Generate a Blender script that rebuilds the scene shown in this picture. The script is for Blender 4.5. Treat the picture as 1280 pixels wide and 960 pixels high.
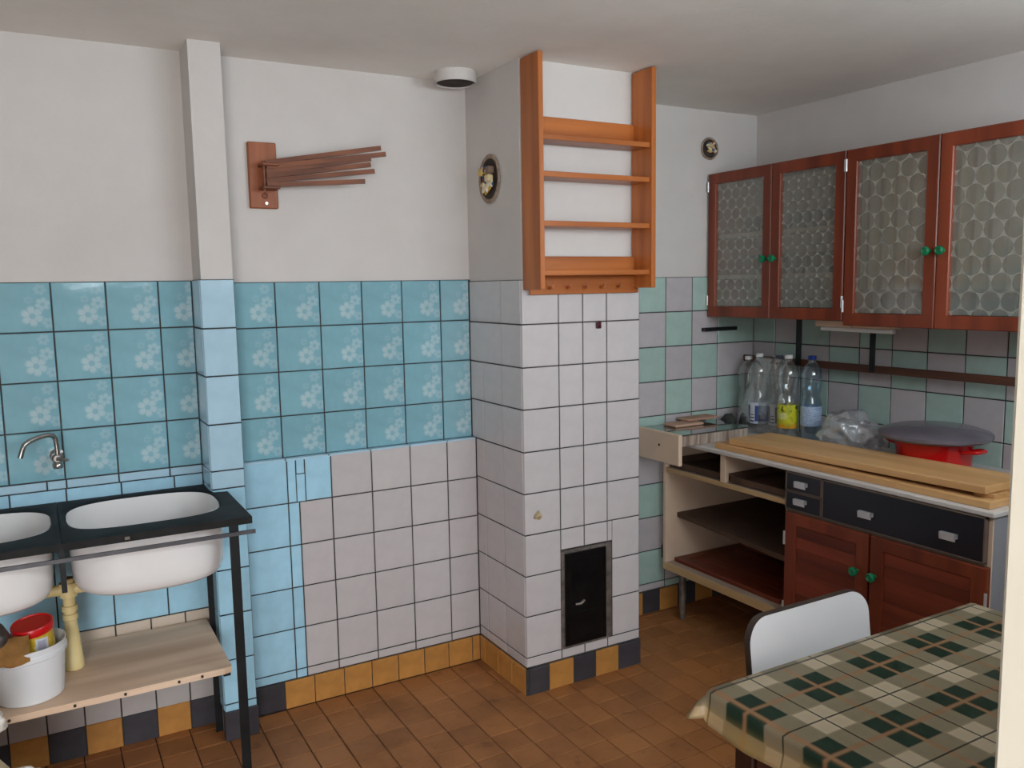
import bpy, bmesh, math, random
from mathutils import Vector, Matrix, noise
random.seed(7)
for o in list(bpy.data.objects): bpy.data.objects.remove(o)
SC = bpy.context.scene
COL = SC.collection
R = math.radians

# ------------------------------------------------------------------ camera
cam_d = bpy.data.cameras.new('camera'); cam = bpy.data.objects.new('camera', cam_d); COL.objects.link(cam)
SC.camera = cam
CAM = Vector((0.3326, -2.8760, 1.4781))
rt = Vector((0.87003, -0.49271, -0.01690)); up = Vector((0.07182, 0.09276, 0.99310)); fw = Vector((0.48774, 0.86524, -0.11608))
mw = Matrix(((rt.x, up.x, -fw.x, CAM.x), (rt.y, up.y, -fw.y, CAM.y), (rt.z, up.z, -fw.z, CAM.z), (0, 0, 0, 1)))
cam.matrix_world = mw
cam_d.sensor_fit = 'HORIZONTAL'; cam_d.sensor_width = 36.0
cam_d.lens = 1053.2 / 1280 * 36.0
cam_d.clip_start = 0.02
FPX = 1053.2
def project(p):
    d = Vector(p) - CAM; z = d.dot(fw)
    return (640 + FPX * d.dot(rt) / z, 480 - FPX * d.dot(up) / z, z)

# ------------------------------------------------------------------ world, daylight, exposure
world = bpy.data.worlds.new('overcast_sky'); SC.world = world; world.use_nodes = True
bg = world.node_tree.nodes['Background']
bg.inputs[0].default_value = (0.90, 0.95, 1.0, 1); bg.inputs[1].default_value = 4.0
SC.view_settings.view_transform = 'Standard'; SC.view_settings.look = 'None'
SC.view_settings.gamma = 1.0; SC.view_settings.use_curve_mapping = False
SC.view_settings.exposure = -0.08
def daylight(name, loc, rot, sx, sy, watts, colour):
    l = bpy.data.lights.new(name, 'AREA'); l.shape = 'RECTANGLE'; l.size = sx; l.size_y = sy
    l.energy = watts; l.color = colour
    o = bpy.data.objects.new(name, l); COL.objects.link(o); o.location = loc; o.rotation_euler = rot
    return o
# daylight: small hall window; high kitchen window and outer hall door added for light
daylight('added_window_daylight', (2.05, -2.715, 1.85), (R(90), 0, 0), 1.70, 0.48, 33, (0.86, 0.93, 1.0))
daylight('hall_window_daylight', (0.90, -4.45, 1.80), (R(90), 0, 0), 0.70, 0.60, 8, (0.95, 0.98, 1.0))
daylight('added_door_daylight', (-0.52, -4.45, 1.02), (R(90), 0, 0), 0.95, 1.95, 60, (0.98, 0.98, 0.98))
# portals: help the renderer find the sky through the openings
for nm, loc, rz, sx, sy in (('window_portal', (2.05, -2.81, 1.85), 0, 1.80, 0.58), ('hall_window_portal', (0.90, -4.36, 1.80), 0, 0.70, 0.60), ('hall_door_portal', (-0.52, -4.36, 1.0), 0, 0.95, 2.0)):
    po = daylight(nm, loc, (R(90), 0, R(rz)), sx, sy, 1, (1, 1, 1)); po.data.cycles.is_portal = True

# ------------------------------------------------------------------ mesh helpers
class MB:
    def __init__(s): s.bm = bmesh.new()
    def box(s, x0, x1, y0, y1, z0, z1, bev=0.0, seg=1):
        x0, x1 = min(x0, x1), max(x0, x1); y0, y1 = min(y0, y1), max(y0, y1); z0, z1 = min(z0, z1), max(z0, z1)
        r = bmesh.ops.create_cube(s.bm, size=1.0); vs = r['verts']
        for v in vs:
            v.co = Vector(((x0 + x1) / 2 + v.co.x * (x1 - x0), (y0 + y1) / 2 + v.co.y * (y1 - y0), (z0 + z1) / 2 + v.co.z * (z1 - z0)))
        if bev > 0:
            bev = min(bev, (x1 - x0) * .45, (y1 - y0) * .45, (z1 - z0) * .45)
            es = list({e for v in vs for e in v.link_edges})
            bmesh.ops.bevel(s.bm, geom=es, offset=bev, segments=seg, affect='EDGES', profile=0.5)
        return s
    def ring(s, pts): return [s.bm.verts.new(p) for p in pts]
    def bridge(s, a, b, closed=True):
        n = len(a); m = n if closed else n - 1
        for i in range(m):
            j = (i + 1) % n
            try: s.bm.faces.new((a[i], a[j], b[j], b[i]))
            except ValueError: pass
    def cap(s, a, flip=False):
        try: s.bm.faces.new(list(reversed(a)) if flip else a)
        except ValueError: pass
    def cyl(s, p0, p1, r0, r1=None, n=16, caps=True):
        if r1 is None: r1 = r0
        p0, p1 = Vector(p0), Vector(p1); d = (p1 - p0).normalized()
        u = d.orthogonal().normalized(); w = d.cross(u)
        a = s.ring([p0 + (u * math.cos(t) + w * math.sin(t)) * r0 for t in [2 * math.pi * i / n for i in range(n)]])
        b = s.ring([p1 + (u * math.cos(t) + w * math.sin(t)) * r1 for t in [2 * math.pi * i / n for i in range(n)]])
        s.bridge(a, b)
        if caps: s.cap(a, True); s.cap(b)
        return s
    def lathe(s, prof, c=(0, 0, 0), n=32, axis=None, close=True):
        c = Vector(c); M = Matrix.Identity(3)
        if axis is not None: M = Vector((0, 0, 1)).rotation_difference(Vector(axis)).to_matrix()
        rings = []
        for r, z in prof:
            r = max(r, 1e-4)
            rings.append(s.ring([c + M @ Vector((r * math.cos(2 * math.pi * i / n), r * math.sin(2 * math.pi * i / n), z)) for i in range(n)]))
        for a, b in zip(rings, rings[1:]): s.bridge(a, b)
        if close: s.cap(rings[0], True); s.cap(rings[-1])
        return s
    def tube(s, pts, r, n=10, caps=True):
        pts = [Vector(p) for p in pts]; rs = r if isinstance(r, (list, tuple)) else [r] * len(pts)
        prev = None; u = None
        for i, p in enumerate(pts):
            d = (pts[min(i + 1, len(pts) - 1)] - pts[max(i - 1, 0)]).normalized()
            if u is None: u = d.orthogonal().normalized()
            else: u = (u - d * u.dot(d)).normalized()
            w = d.cross(u)
            a = s.ring([p + (u * math.cos(2 * math.pi * k / n) + w * math.sin(2 * math.pi * k / n)) * rs[i] for k in range(n)])
            if prev: s.bridge(prev, a)
            elif caps: s.cap(a, True)
            prev = a
        if caps: s.cap(prev)
        return s
    def bar(s, p0, p1, w, h, bev=0.0):
        """flat bar: w = width across (horizontal), h = height"""
        p0, p1 = Vector(p0), Vector(p1); d = (p1 - p0).normalized()
        side = d.cross(Vector((0, 0, 1)))
        if side.length < 1e-4: side = Vector((1, 0, 0))
        side.normalize(); upv = side.cross(d).normalized()
        o = [(-1, -1), (1, -1), (1, 1), (-1, 1)]
        a = s.ring([p0 + side * (i * w / 2) + upv * (j * h / 2) for i, j in o])
        b = s.ring([p1 + side * (i * w / 2) + upv * (j * h / 2) for i, j in o])
        s.bridge(a, b); s.cap(a, True); s.cap(b)
        return s
    def blob(s, c, rx, ry, rz, sub=3, amp=0.2, freq=6.0, seed=0.0, ridged=False):
        r = bmesh.ops.create_icosphere(s.bm, subdivisions=sub, radius=1.0)
        for v in r['verts']:
            d = v.co.normalized(); q = Vector((d.x * rx, d.y * ry, d.z * rz))
            k = noise.noise(q * freq + Vector((seed, seed * 1.7, seed * .3)))
            k2 = noise.noise(q * freq * 2.7 + Vector((seed * 2, seed, 5)))
            f = 1 + amp * ((1 - 2 * abs(k)) if ridged else k * 1.4) + amp * .5 * k2
            v.co = Vector(c) + q * f
        return s
    def build(s, name, mat, parent=None, smooth=False, origin=None):
        bmesh.ops.recalc_face_normals(s.bm, faces=s.bm.faces)
        base = Vector((0, 0, 0))
        if parent is not None: base = WLOC[parent.name]
        elif origin is not None: base = Vector(origin)
        else:
            xs = [v.co.x for v in s.bm.verts]; ys = [v.co.y for v in s.bm.verts]; zs = [v.co.z for v in s.bm.verts]
            base = Vector(((min(xs) + max(xs)) / 2, (min(ys) + max(ys)) / 2, min(zs)))
        loc = Vector((0, 0, 0))
        if parent is not None:
            # origin of a part at its own centre, so object coordinates are local to the piece
            xs = [v.co.x for v in s.bm.verts]; ys = [v.co.y for v in s.bm.verts]; zs = [v.co.z for v in s.bm.verts]
            cen = Vector(((min(xs) + max(xs)) / 2, (min(ys) + max(ys)) / 2, (min(zs) + max(zs)) / 2))
            loc = cen - base
        for v in s.bm.verts: v.co -= base + loc
        me = bpy.data.meshes.new(name); s.bm.to_mesh(me); s.bm.free()
        if smooth:
            for p in me.polygons: p.use_smooth = True
            if smooth != 'all':
                try: me.set_sharp_from_angle(angle=R(40))
                except Exception: pass
        me.materials.append(mat)
        o = bpy.data.objects.new(name, me); COL.objects.link(o)
        if parent is not None: o.parent = parent; o.location = loc; WLOC[o.name] = base + loc
        else: o.location = base; WLOC[o.name] = base.copy()
        return o
WLOC = {}
def tag(o, label=None, cat=None, group=None, kind=None):
    if label: o['label'] = label
    if cat: o['category'] = cat
    if group: o['group'] = group
    if kind: o['kind'] = kind
    return o
def thing(name, label, cat, loc=(0, 0, 0), group=None):
    o = bpy.data.objects.new(name, None); COL.objects.link(o); o.location = loc
    o.empty_display_size = 0.05; WLOC[o.name] = Vector(loc)
    return tag(o, label, cat, group)
def struct(o, label, cat='wall'): return tag(o, label, cat, kind='structure')

# ------------------------------------------------------------------ material helpers
class NT:
    def __init__(s, name):
        s.m = bpy.data.materials.new(name); s.m.use_nodes = True; s.t = s.m.node_tree
        s.b = s.t.nodes['Principled BSDF']; s.out = s.t.nodes['Material Output']
    def n(s, typ, **kw):
        nd = s.t.nodes.new(typ)
        for k, v in kw.items(): setattr(nd, k, v)
        return nd
    def link(s, a, b): s.t.links.new(a, b)
    def put(s, sock, v):
        if isinstance(v, (int, float, tuple, list)):
            sock.default_value = v
        else: s.link(v, sock)
    def math(s, op, a, b=None, c=None, clamp=False):
        nd = s.n('ShaderNodeMath', operation=op, use_clamp=clamp)
        s.put(nd.inputs[0], a)
        if b is not None: s.put(nd.inputs[1], b)
        if c is not None: s.put(nd.inputs[2], c)
        return nd.outputs[0]
    def mix(s, f, a, b):
        nd = s.n('ShaderNodeMix', data_type='RGBA')
        s.put(nd.inputs[0], f)
        for k, v in ((6, a), (7, b)):
            if isinstance(v, (tuple, list)) and len(v) == 3: v = (*v, 1)
            s.put(nd.inputs[k], v)
        return nd.outputs[2]
    def coord(s, kind='Object', scale=None):
        o = s.n('ShaderNodeTexCoord').outputs[kind]
        if scale:
            mp = s.n('ShaderNodeMapping'); mp.inputs['Scale'].default_value = scale; s.link(o, mp.inputs[0]); o = mp.outputs[0]
        return o
    def xyz(s, v):
        nd = s.n('ShaderNodeSeparateXYZ'); s.link(v, nd.inputs[0]); return nd.outputs
    def noise(s, vec, scale, detail=4, rough=.55, out=0):
        nd = s.n('ShaderNodeTexNoise'); nd.inputs['Scale'].default_value = scale; nd.inputs['Detail'].default_value = detail
        nd.inputs['Roughness'].default_value = rough
        if vec is not None: s.link(vec, nd.inputs['Vector'])
        return nd.outputs[out]
    def ramp(s, f, lo, hi):
        nd = s.n('ShaderNodeMapRange', interpolation_type='SMOOTHSTEP'); nd.clamp = True
        s.put(nd.inputs[0], f); nd.inputs[1].default_value = lo; nd.inputs[2].default_value = hi
        return nd.outputs[0]
    def rand(s): return s.n('ShaderNodeObjectInfo').outputs['Random']
    def bump(s, h, strength=.2, dist=.002):
        nd = s.n('ShaderNodeBump'); nd.inputs['Strength'].default_value = strength; nd.inputs['Distance'].default_value = dist
        s.link(h, nd.inputs['Height']); s.link(nd.outputs[0], s.b.inputs['Normal'])
    def set(s, col=None, rough=None, metal=None, spec=None, coat=None):
        if col is not None:
            if isinstance(col, (tuple, list)): col = (*col[:3], 1)
            s.put(s.b.inputs['Base Color'], col)
        if rough is not None: s.put(s.b.inputs['Roughness'], rough)
        if metal is not None: s.put(s.b.inputs['Metallic'], metal)
        if spec is not None: s.put(s.b.inputs['Specular IOR Level'], spec)
        if coat is not None: s.b.inputs['Coat Weight'].default_value = coat; s.b.inputs['Coat Roughness'].default_value = .08
        return s.m
def lin(r, g, b):
    f = lambda c: (c / 255 / 12.92) if c / 255 <= .04045 else ((c / 255 + .055) / 1.055) ** 2.4
    return (f(r), f(g), f(b))
def mul(c, k): return tuple(min(1, x * k) for x in c)

def plain(name, col, rough=.5, metal=0.0, var=.12, scale=14, bump=0.0, spec=.5, rnd=0.0):
    t = NT(name); v = t.coord('Object')
    f = t.noise(v, scale)
    f = t.ramp(f, .3, .7)
    c = t.mix(f, mul(col, 1 - var), mul(col, 1 + var))
    if rnd > 0:
        k = t.math('MULTIPLY_ADD', t.rand(), 2 * rnd, 1 - rnd)
        nd = t.n('ShaderNodeVectorMath', operation='SCALE'); t.link(c, nd.inputs[0]); t.link(k, nd.inputs['Scale']); c = nd.outputs[0]
    if bump > 0: t.bump(t.noise(v, scale * 6), bump, .002)
    return t.set(c, rough, metal, spec)

def plaster(name, col, stain):
    t = NT(name); v = t.coord('Object')
    a = t.ramp(t.noise(v, 1.3, 5, .6), .42, .72)
    b = t.ramp(t.noise(v, 9, 4), .35, .65)
    c = t.mix(t.math('MULTIPLY', a, .55), col, stain)
    c = t.mix(t.math('MULTIPLY', b, .12), c, mul(col, .82))
    t.bump(t.noise(v, 45, 5), .25, .004)
    return t.set(c, .85, spec=.2)

def wood(name, dark, light, axis='X', scale=1.0, rough=.45, knots=False, spec=.4, rnd=.1):
    t = NT(name)
    st = {'X': (1.5, 22, 22), 'Y': (22, 1.5, 22), 'Z': (22, 22, 1.5)}[axis]
    v = t.coord('Object', tuple(k * scale for k in st))
    ofs = t.n('ShaderNodeVectorMath', operation='ADD'); t.link(v, ofs.inputs[0])
    cmb = t.n('ShaderNodeCombineXYZ'); r10 = t.math('MULTIPLY', t.rand(), 37.0)
    for i in range(3): t.link(r10, cmb.inputs[i])
    t.link(cmb.outputs[0], ofs.inputs[1]); v2 = ofs.outputs[0]
    a = t.ramp(t.noise(v2, 1.0, 6, .6), .28, .72)
    b = t.ramp(t.noise(v2, 4.0, 3, .5), .35, .7)
    c = t.mix(a, dark, light)
    c = t.mix(t.math('MULTIPLY', b, .3), c, mul(dark, .75))
    if knots:
        vo = t.n('ShaderNodeTexVoronoi'); vo.inputs['Scale'].default_value = 7.0
        t.link(t.coord('Object', (1, 1, 1)), vo.inputs['Vector'])
        kn = t.ramp(vo.outputs['Distance'], .10, .02)
        c = t.mix(kn, c, mul(dark, .35))
    k = t.math('MULTIPLY_ADD', t.rand(), 2 * rnd, 1 - rnd)
    nd = t.n('ShaderNodeVectorMath', operation='SCALE'); t.link(c, nd.inputs[0]); t.link(k, nd.inputs['Scale'])
    t.bump(t.noise(v2, 3.0, 4), .12, .001)
    return t.set(nd.outputs[0], rough, spec=spec)

def glaze(name, col, var=.05, rnd=.04, flowers=False, rough=.12):
    """glazed ceramic tile; object coordinates: x across, z up, metres from the tile's centre"""
    t = NT(name); v = t.coord('Object')
    f = t.ramp(t.noise(v, 18), .3, .7)
    c = t.mix(f, mul(col, 1 - var), mul(col, 1 + var))
    if flowers:
        x, y, z = t.xyz(v)
        pale = lin(196, 212, 214)
        total = None; cores = None
        for (cx, cz, r0, w, ph) in ((.022, -.026, .031, 1.0, .2), (.051, .009, .021, .85, .9), (.046, .053, .018, .45, .1), (.064, -.047, .018, .6, .5), (.015, .022, .013, .25, .3)):
            dx = t.math('SUBTRACT', x, cx); dz = t.math('SUBTRACT', z, cz)
            r = t.math('SQRT', t.math('ADD', t.math('MULTIPLY', dx, dx), t.math('MULTIPLY', dz, dz)))
            th = t.math('ARCTAN2', dz, dx)
            lobe = t.math('POWER', t.math('ABSOLUTE', t.math('COSINE', t.math('MULTIPLY_ADD', th, 3.0, ph * 6))), .45)
            pet = t.math('MULTIPLY_ADD', lobe, .42 * r0, .62 * r0)
            q = t.math('DIVIDE', r, pet)
            m = t.math('MULTIPLY', t.ramp(q, 1.12, .70), w)
            vein = t.math('MULTIPLY', t.ramp(lobe, .75, .25), .45)
            core = t.ramp(t.math('DIVIDE', r, r0), .36, .20)
            m = t.math('MULTIPLY', m, t.math('SUBTRACT', 1.0, t.math('MAXIMUM', vein, t.math('MULTIPLY', core, .85))))
            total = m if total is None else t.math('MAXIMUM', total, m)
        c = t.mix(t.math('MULTIPLY', total, .62), c, pale)
        sh = t.ramp(t.math('ADD', x, t.math('MULTIPLY', t.noise(v, 30), .05)), .0, .09)
        c = t.mix(t.math('MULTIPLY', sh, .25), c, lin(120, 170, 190))
    k = t.math('MULTIPLY_ADD', t.rand(), 2 * rnd, 1 - rnd)
    nd = t.n('ShaderNodeVectorMath', operation='SCALE'); t.link(c, nd.inputs[0]); t.link(k, nd.inputs['Scale'])
    t.bump(t.noise(v, 22, 2), .08, .003)
    return t.set(nd.outputs[0], rough, spec=.5)

def film(name, tint, opaque=.12, gloss=.25, rough=.08, white=(.8, .8, .8), bump=0.0):
    """thin clear plastic / glass: see-through with a reflecting skin"""
    t = NT(name)
    tr = t.n('ShaderNodeBsdfTransparent'); tr.inputs[0].default_value = (*tint, 1)
    gl = t.n('ShaderNodeBsdfGlossy'); gl.inputs['Roughness'].default_value = rough
    df = t.n('ShaderNodeBsdfDiffuse'); df.inputs[0].default_value = (*white, 1)
    lw = t.n('ShaderNodeLayerWeight'); lw.inputs['Blend'].default_value = .35
    m1 = t.n('ShaderNodeMixShader'); m2 = t.n('ShaderNodeMixShader')
    m1.inputs[0].default_value = opaque
    t.link(tr.outputs[0], m1.inputs[1]); t.link(df.outputs[0], m1.inputs[2])
    fac = t.math('MULTIPLY_ADD', lw.outputs['Facing'], gloss * 1.6, gloss * .25, clamp=True)
    t.link(fac, m2.inputs[0]); t.link(m1.outputs[0], m2.inputs[1]); t.link(gl.outputs[0], m2.inputs[2])
    if bump > 0:
        bp = t.n('ShaderNodeBump'); bp.inputs['Strength'].default_value = bump; bp.inputs['Distance'].default_value = .01
        t.link(t.noise(t.coord('Object'), 25, 3), bp.inputs['Height']); t.link(bp.outputs[0], gl.inputs['Normal'])
    t.link(m2.outputs[0], t.out.inputs[0]); t.t.nodes.remove(t.b)
    return t.m

def patterned_glass(name, P, RP):
    """rolled glass with a honeycomb relief: clearer cells, whitish seams"""
    t = NT(name); x, y, z = t.xyz(t.coord('Object'))
    def lat(ox, oz):
        u = t.math('SUBTRACT', t.math('FRACT', t.math('ADD', t.math('DIVIDE', y, P), ox)), .5)
        w = t.math('MULTIPLY', t.math('SUBTRACT', t.math('FRACT', t.math('ADD', t.math('DIVIDE', z, 2 * RP), oz)), .5), 2 * RP / P)
        return t.math('SQRT', t.math('ADD', t.math('MULTIPLY', u, u), t.math('MULTIPLY', w, w)))
    d1, d2 = lat(0, 0), lat(.5, .5)
    dm = t.math('MINIMUM', d1, d2)
    edge = t.ramp(dm, .452, .496)
    tr = t.n('ShaderNodeBsdfTransparent'); tr.inputs[0].default_value = (.86, .88, .86, 1)
    df = t.n('ShaderNodeBsdfDiffuse'); df.inputs[0].default_value = (*lin(206, 202, 190), 1)
    gl = t.n('ShaderNodeBsdfGlossy'); gl.inputs['Roughness'].default_value = .18
    bp = t.n('ShaderNodeBump'); bp.inputs['Strength'].default_value = .6; bp.inputs['Distance'].default_value = .004
    t.link(t.math('SUBTRACT', 1.0, dm), bp.inputs['Height']); t.link(bp.outputs[0], gl.inputs['Normal'])
    m1 = t.n('ShaderNodeMixShader'); m2 = t.n('ShaderNodeMixShader')
    t.link(t.math('MULTIPLY_ADD', edge, .20, .17), m1.inputs[0]); t.link(tr.outputs[0], m1.inputs[1]); t.link(df.outputs[0], m1.inputs[2])
    m2.inputs[0].default_value = .10; t.link(m1.outputs[0], m2.inputs[1]); t.link(gl.outputs[0], m2.inputs[2])
    t.link(m2.outputs[0], t.out.inputs[0]); t.t.nodes.remove(t.b)
    return t.m

def plaid(name):
    t = NT(name)
    uv = t.xyz(t.coord('UV')); u, v = uv[0], uv[1]
    P = .1675
    def prof(c, o):
        f = t.math('FRACT', t.math('ADD', t.math('DIVIDE', t.math('SUBTRACT', c, o), P), 100.0))   # 0 at the thin line
        a = t.math('ABSOLUTE', t.math('SUBTRACT', f, .5))          # 0 at the cluster centre, .5 at the line
        green = t.math('MULTIPLY', t.ramp(a, .275, .245), t.ramp(a, .006, .030))
        orange = t.ramp(a, .050, .012)
        beige = t.ramp(a, .27, .30)
        line = t.ramp(a, .486, .492)
        return green, orange, beige, line
    g1, o1, b1, l1 = prof(u, 1.430); g2, o2, b2, l2 = prof(v, -1.969)
    c = t.mix(t.math('MULTIPLY', b1, b2), lin(184, 166, 138), lin(232, 214, 184))
    one = t.math('MAXIMUM', g1, g2)
    c = t.mix(t.math('MULTIPLY', one, .55), c, lin(162, 152, 124))
    c = t.mix(t.math('MULTIPLY', g1, g2), c, lin(46, 74, 60))
    c = t.mix(t.math('MULTIPLY', t.math('MAXIMUM', o1, o2), .55), c, lin(196, 134, 88))
    c = t.mix(t.math('MULTIPLY', t.math('MAXIMUM', l1, l2), .85), c, lin(52, 58, 44))
    n = t.ramp(t.noise(t.coord('UV'), 9, 5), .55, .75)
    c = t.mix(t.math('MULTIPLY', n, .15), c, lin(190, 180, 165))
    hem = t.math('MAXIMUM', t.ramp(u, 1.320, 1.285), t.ramp(v, -1.775, -1.740))
    hem = t.math('MULTIPLY', hem, t.math('MULTIPLY_ADD', t.noise(t.coord('UV'), 14, 3), .7, .15))
    c = t.mix(hem, c, lin(206, 170, 96))
    t.bump(t.noise(t.coord('UV'), 30, 3), .15, .004)
    return t.set(c, .34, spec=.5)

def floor_tile_mat(name, col, dirt):
    t = NT(name); g = t.coord('Object')
    geo = t.n('ShaderNodeNewGeometry').outputs['Position']
    a = t.ramp(t.noise(geo, 3.2, 6, .65), .38, .68)
    b = t.ramp(t.noise(geo, 13, 5, .6), .60, .74)
    c = t.mix(t.math('MULTIPLY', a, .55), col, dirt)
    c = t.mix(t.math('MULTIPLY', b, .55), c, mul(dirt, .45))
    k = t.math('MULTIPLY_ADD', t.rand(), .24, .88)
    nd = t.n('ShaderNodeVectorMath', operation='SCALE'); t.link(c, nd.inputs[0]); t.link(k, nd.inputs['Scale'])
    t.bump(t.noise(geo, 60, 4), .2, .002)
    return t.set(nd.outputs[0], t.math('MULTIPLY_ADD', a, .25, .42), spec=.35)

M = {}
M['paint'] = plaster('wall_paint', lin(208, 203, 200), lin(196, 189, 184))
M['ceiling'] = plaster('ceiling_paint', lin(238, 234, 228), lin(224, 218, 211))
M['jamb'] = plain('cream_jamb_paint', lin(244, 243, 228), .4, var=.03, scale=3)
M['grout'] = plain('dark_grout', lin(58, 56, 54), .9, var=.2, scale=30)
M['grout_floor'] = plain('floor_grout', lin(88, 60, 42), .9, var=.25, scale=20)
M['t_flower'] = glaze('blue_flower_tile', lin(128, 174, 187), .05, .04, flowers=True, rough=.07)
M['t_blue'] = glaze('plain_blue_tile', lin(167, 212, 234), .05, .05)
M['t_bluegrey'] = glaze('pale_blue_tile', lin(172, 204, 222), .04, .04)
M['t_white'] = glaze('off_white_tile', lin(196, 190, 191), .03, .025, rough=.2)
M['t_peach'] = glaze('peach_tile', lin(216, 200, 184), .03, .025)
M['t_grey'] = glaze('grey_tile', lin(186, 180, 178), .04, .04)
M['t_mint'] = glaze('mint_tile', lin(168, 192, 184), .05, .05, rough=.2)
M['t_mauve'] = glaze('mauve_grey_tile', lin(186, 180, 183), .04, .04, rough=.2)
M['t_orange'] = glaze('ochre_tile', lin(182, 128, 66), .12, .10, rough=.35)
M['t_black'] = glaze('anthracite_tile', lin(62, 60, 66), .15, .12, rough=.4)
M['floor_tile'] = floor_tile_mat('terracotta_floor_tile', lin(164, 108, 62), lin(128, 86, 56))
M['black_iron'] = plain('worn_black_enamel', lin(27, 26, 26), .62, .0, var=.5, scale=16, bump=.4, spec=.25)
M['iron'] = plain('painted_iron', lin(32, 34, 36), .45, .4, var=.3, scale=12)
M['bar_grey'] = plain('grey_bar', lin(88, 88, 92), .45, .5, var=.2, scale=12)
M['enamel'] = plain('white_enamel', lin(236, 234, 234), .12, var=.02, scale=6)
M['bare_board'] = wood('raw_pine_board', lin(206, 172, 144), lin(240, 212, 186), 'X', .8, .7, knots=False)
M['raw_post'] = wood('weathered_post', lin(96, 84, 72), lin(136, 122, 108), 'Z', 1, .8)
M['pipe'] = plain('cream_plastic', lin(226, 206, 150), .35, var=.05, scale=8)
M['chrome'] = plain('tarnished_chrome', lin(170, 168, 164), .22, .95, var=.1, scale=20)
M['white_plastic'] = plain('white_plastic', lin(226, 228, 232), .35, var=.03, scale=6)
M['red_plastic'] = plain('red_plastic', lin(196, 22, 28), .3, var=.06, scale=8)
M['rack'] = wood('red_brown_rack_wood', lin(98, 52, 30), lin(146, 84, 50), 'X', 1.2, .5)
M['plate'] = wood('red_brown_plate_wood', lin(140, 78, 46), lin(172, 100, 62), 'Z', 1.2, .5)
M['pine'] = wood('honey_pine', lin(152, 82, 34), lin(200, 120, 58), 'Z', .8, .35, knots=True)
M['pine_h'] = wood('honey_pine_across', lin(150, 80, 34), lin(196, 116, 56), 'X', .8, .35, knots=True)
M['soot'] = plain('sooty_iron', lin(22, 22, 24), .35, .5, var=.4, scale=14, bump=.2)
M['frame_metal'] = plain('worn_frame_metal', lin(120, 112, 106), .5, .5, var=.35, scale=22)
M['dark_hole'] = plain('dark_void', lin(58, 48, 42), .95, var=.3, scale=30)
M['mahogany_v'] = wood('mahogany_upright', lin(104, 44, 27), lin(150, 70, 42), 'Z', .7, .32)
M['mahogany_h'] = wood('mahogany_across', lin(100, 42, 27), lin(146, 68, 42), 'Y', .7, .32)
M['slat'] = wood('mahogany_slat', lin(88, 36, 26), lin(146, 66, 42), 'Y', .45, .34, rnd=.28)
M['green_knob'] = plain('green_plastic', lin(0, 120, 78), .25, var=.1, scale=40)
M['pattern_glass'] = patterned_glass('honeycomb_glass', .050, .0433)
M['pattern_glass_large'] = patterned_glass('large_honeycomb_glass', .066, .0572)
M['cab_white'] = plain('cream_cabinet_board', lin(220, 194, 170), .5, var=.06, scale=5)
M['cab_inside'] = plain('cabinet_inside', lin(178, 158, 140), .6, var=.08, scale=4)
M['edge'] = wood('beech_edge', lin(182, 148, 104), lin(210, 178, 132), 'Y', .8, .5)
M['hardboard'] = plain('brown_hardboard', lin(84, 62, 48), .75, var=.2, scale=8)
M['worktop'] = plain('pale_worktop', lin(206, 200, 196), .35, var=.05, scale=5)
M['navy'] = plain('navy_black_laminate', lin(22, 24, 34), .28, var=.15, scale=7)
M['bead'] = plain('brown_bead', lin(104, 88, 78), .5, var=.1, scale=9)
M['alu'] = plain('satin_aluminium', lin(214, 214, 216), .35, .6, var=.05, scale=20)
M['plank'] = wood('light_plank', lin(192, 144, 92), lin(226, 182, 128), 'Y', .5, .5)
M['glass_sheet'] = film('green_glass_sheet', (.45, .58, .52), .18, .5, .04, (.25, .32, .28))
M['clear'] = film('clear_bottle', (.93, .95, .95), .05, .40, .05)
M['blue_clear'] = film('blue_bottle', (.62, .80, .92), .05, .40, .05)
M['wrap'] = film('shrink_wrap', (.94, .95, .95), .10, .60, .14, bump=.8)
M['bag'] = film('crumpled_bag', (.86, .87, .90), .28, .50, .15, (.75, .76, .80), bump=.8)
M['pot_red'] = plain('red_enamel', lin(196, 20, 20), .12, var=.05, scale=6)
M['pot_lid'] = plain('dark_grey_enamel', lin(112, 106, 116), .25, .2, var=.1, scale=6)
M['grey_panel'] = plain('grey_side_board', lin(150, 150, 156), .5, var=.04, scale=5)
M['formica'] = plain('pale_formica', lin(222, 220, 222), .3, var=.02, scale=4)
M['dark_edge'] = plain('dark_edging', lin(56, 44, 38), .5, var=.15, scale=10)
M['table_wood'] = wood('dark_brown_table', lin(42, 24, 20), lin(74, 44, 34), 'Y', .8, .3)
M['table_wood_v'] = wood('dark_brown_leg', lin(42, 24, 20), lin(70, 42, 34), 'Z', .8, .3)
M['plaid'] = plaid('plaid_oilcloth')
M['sack'] = plain('cream_sacking', lin(214, 196, 160), .8, var=.15, scale=10, bump=.4)
M['fluff'] = plain('white_fluff', lin(225, 220, 212), .9, var=.1, scale=20, bump=.5)

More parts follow.
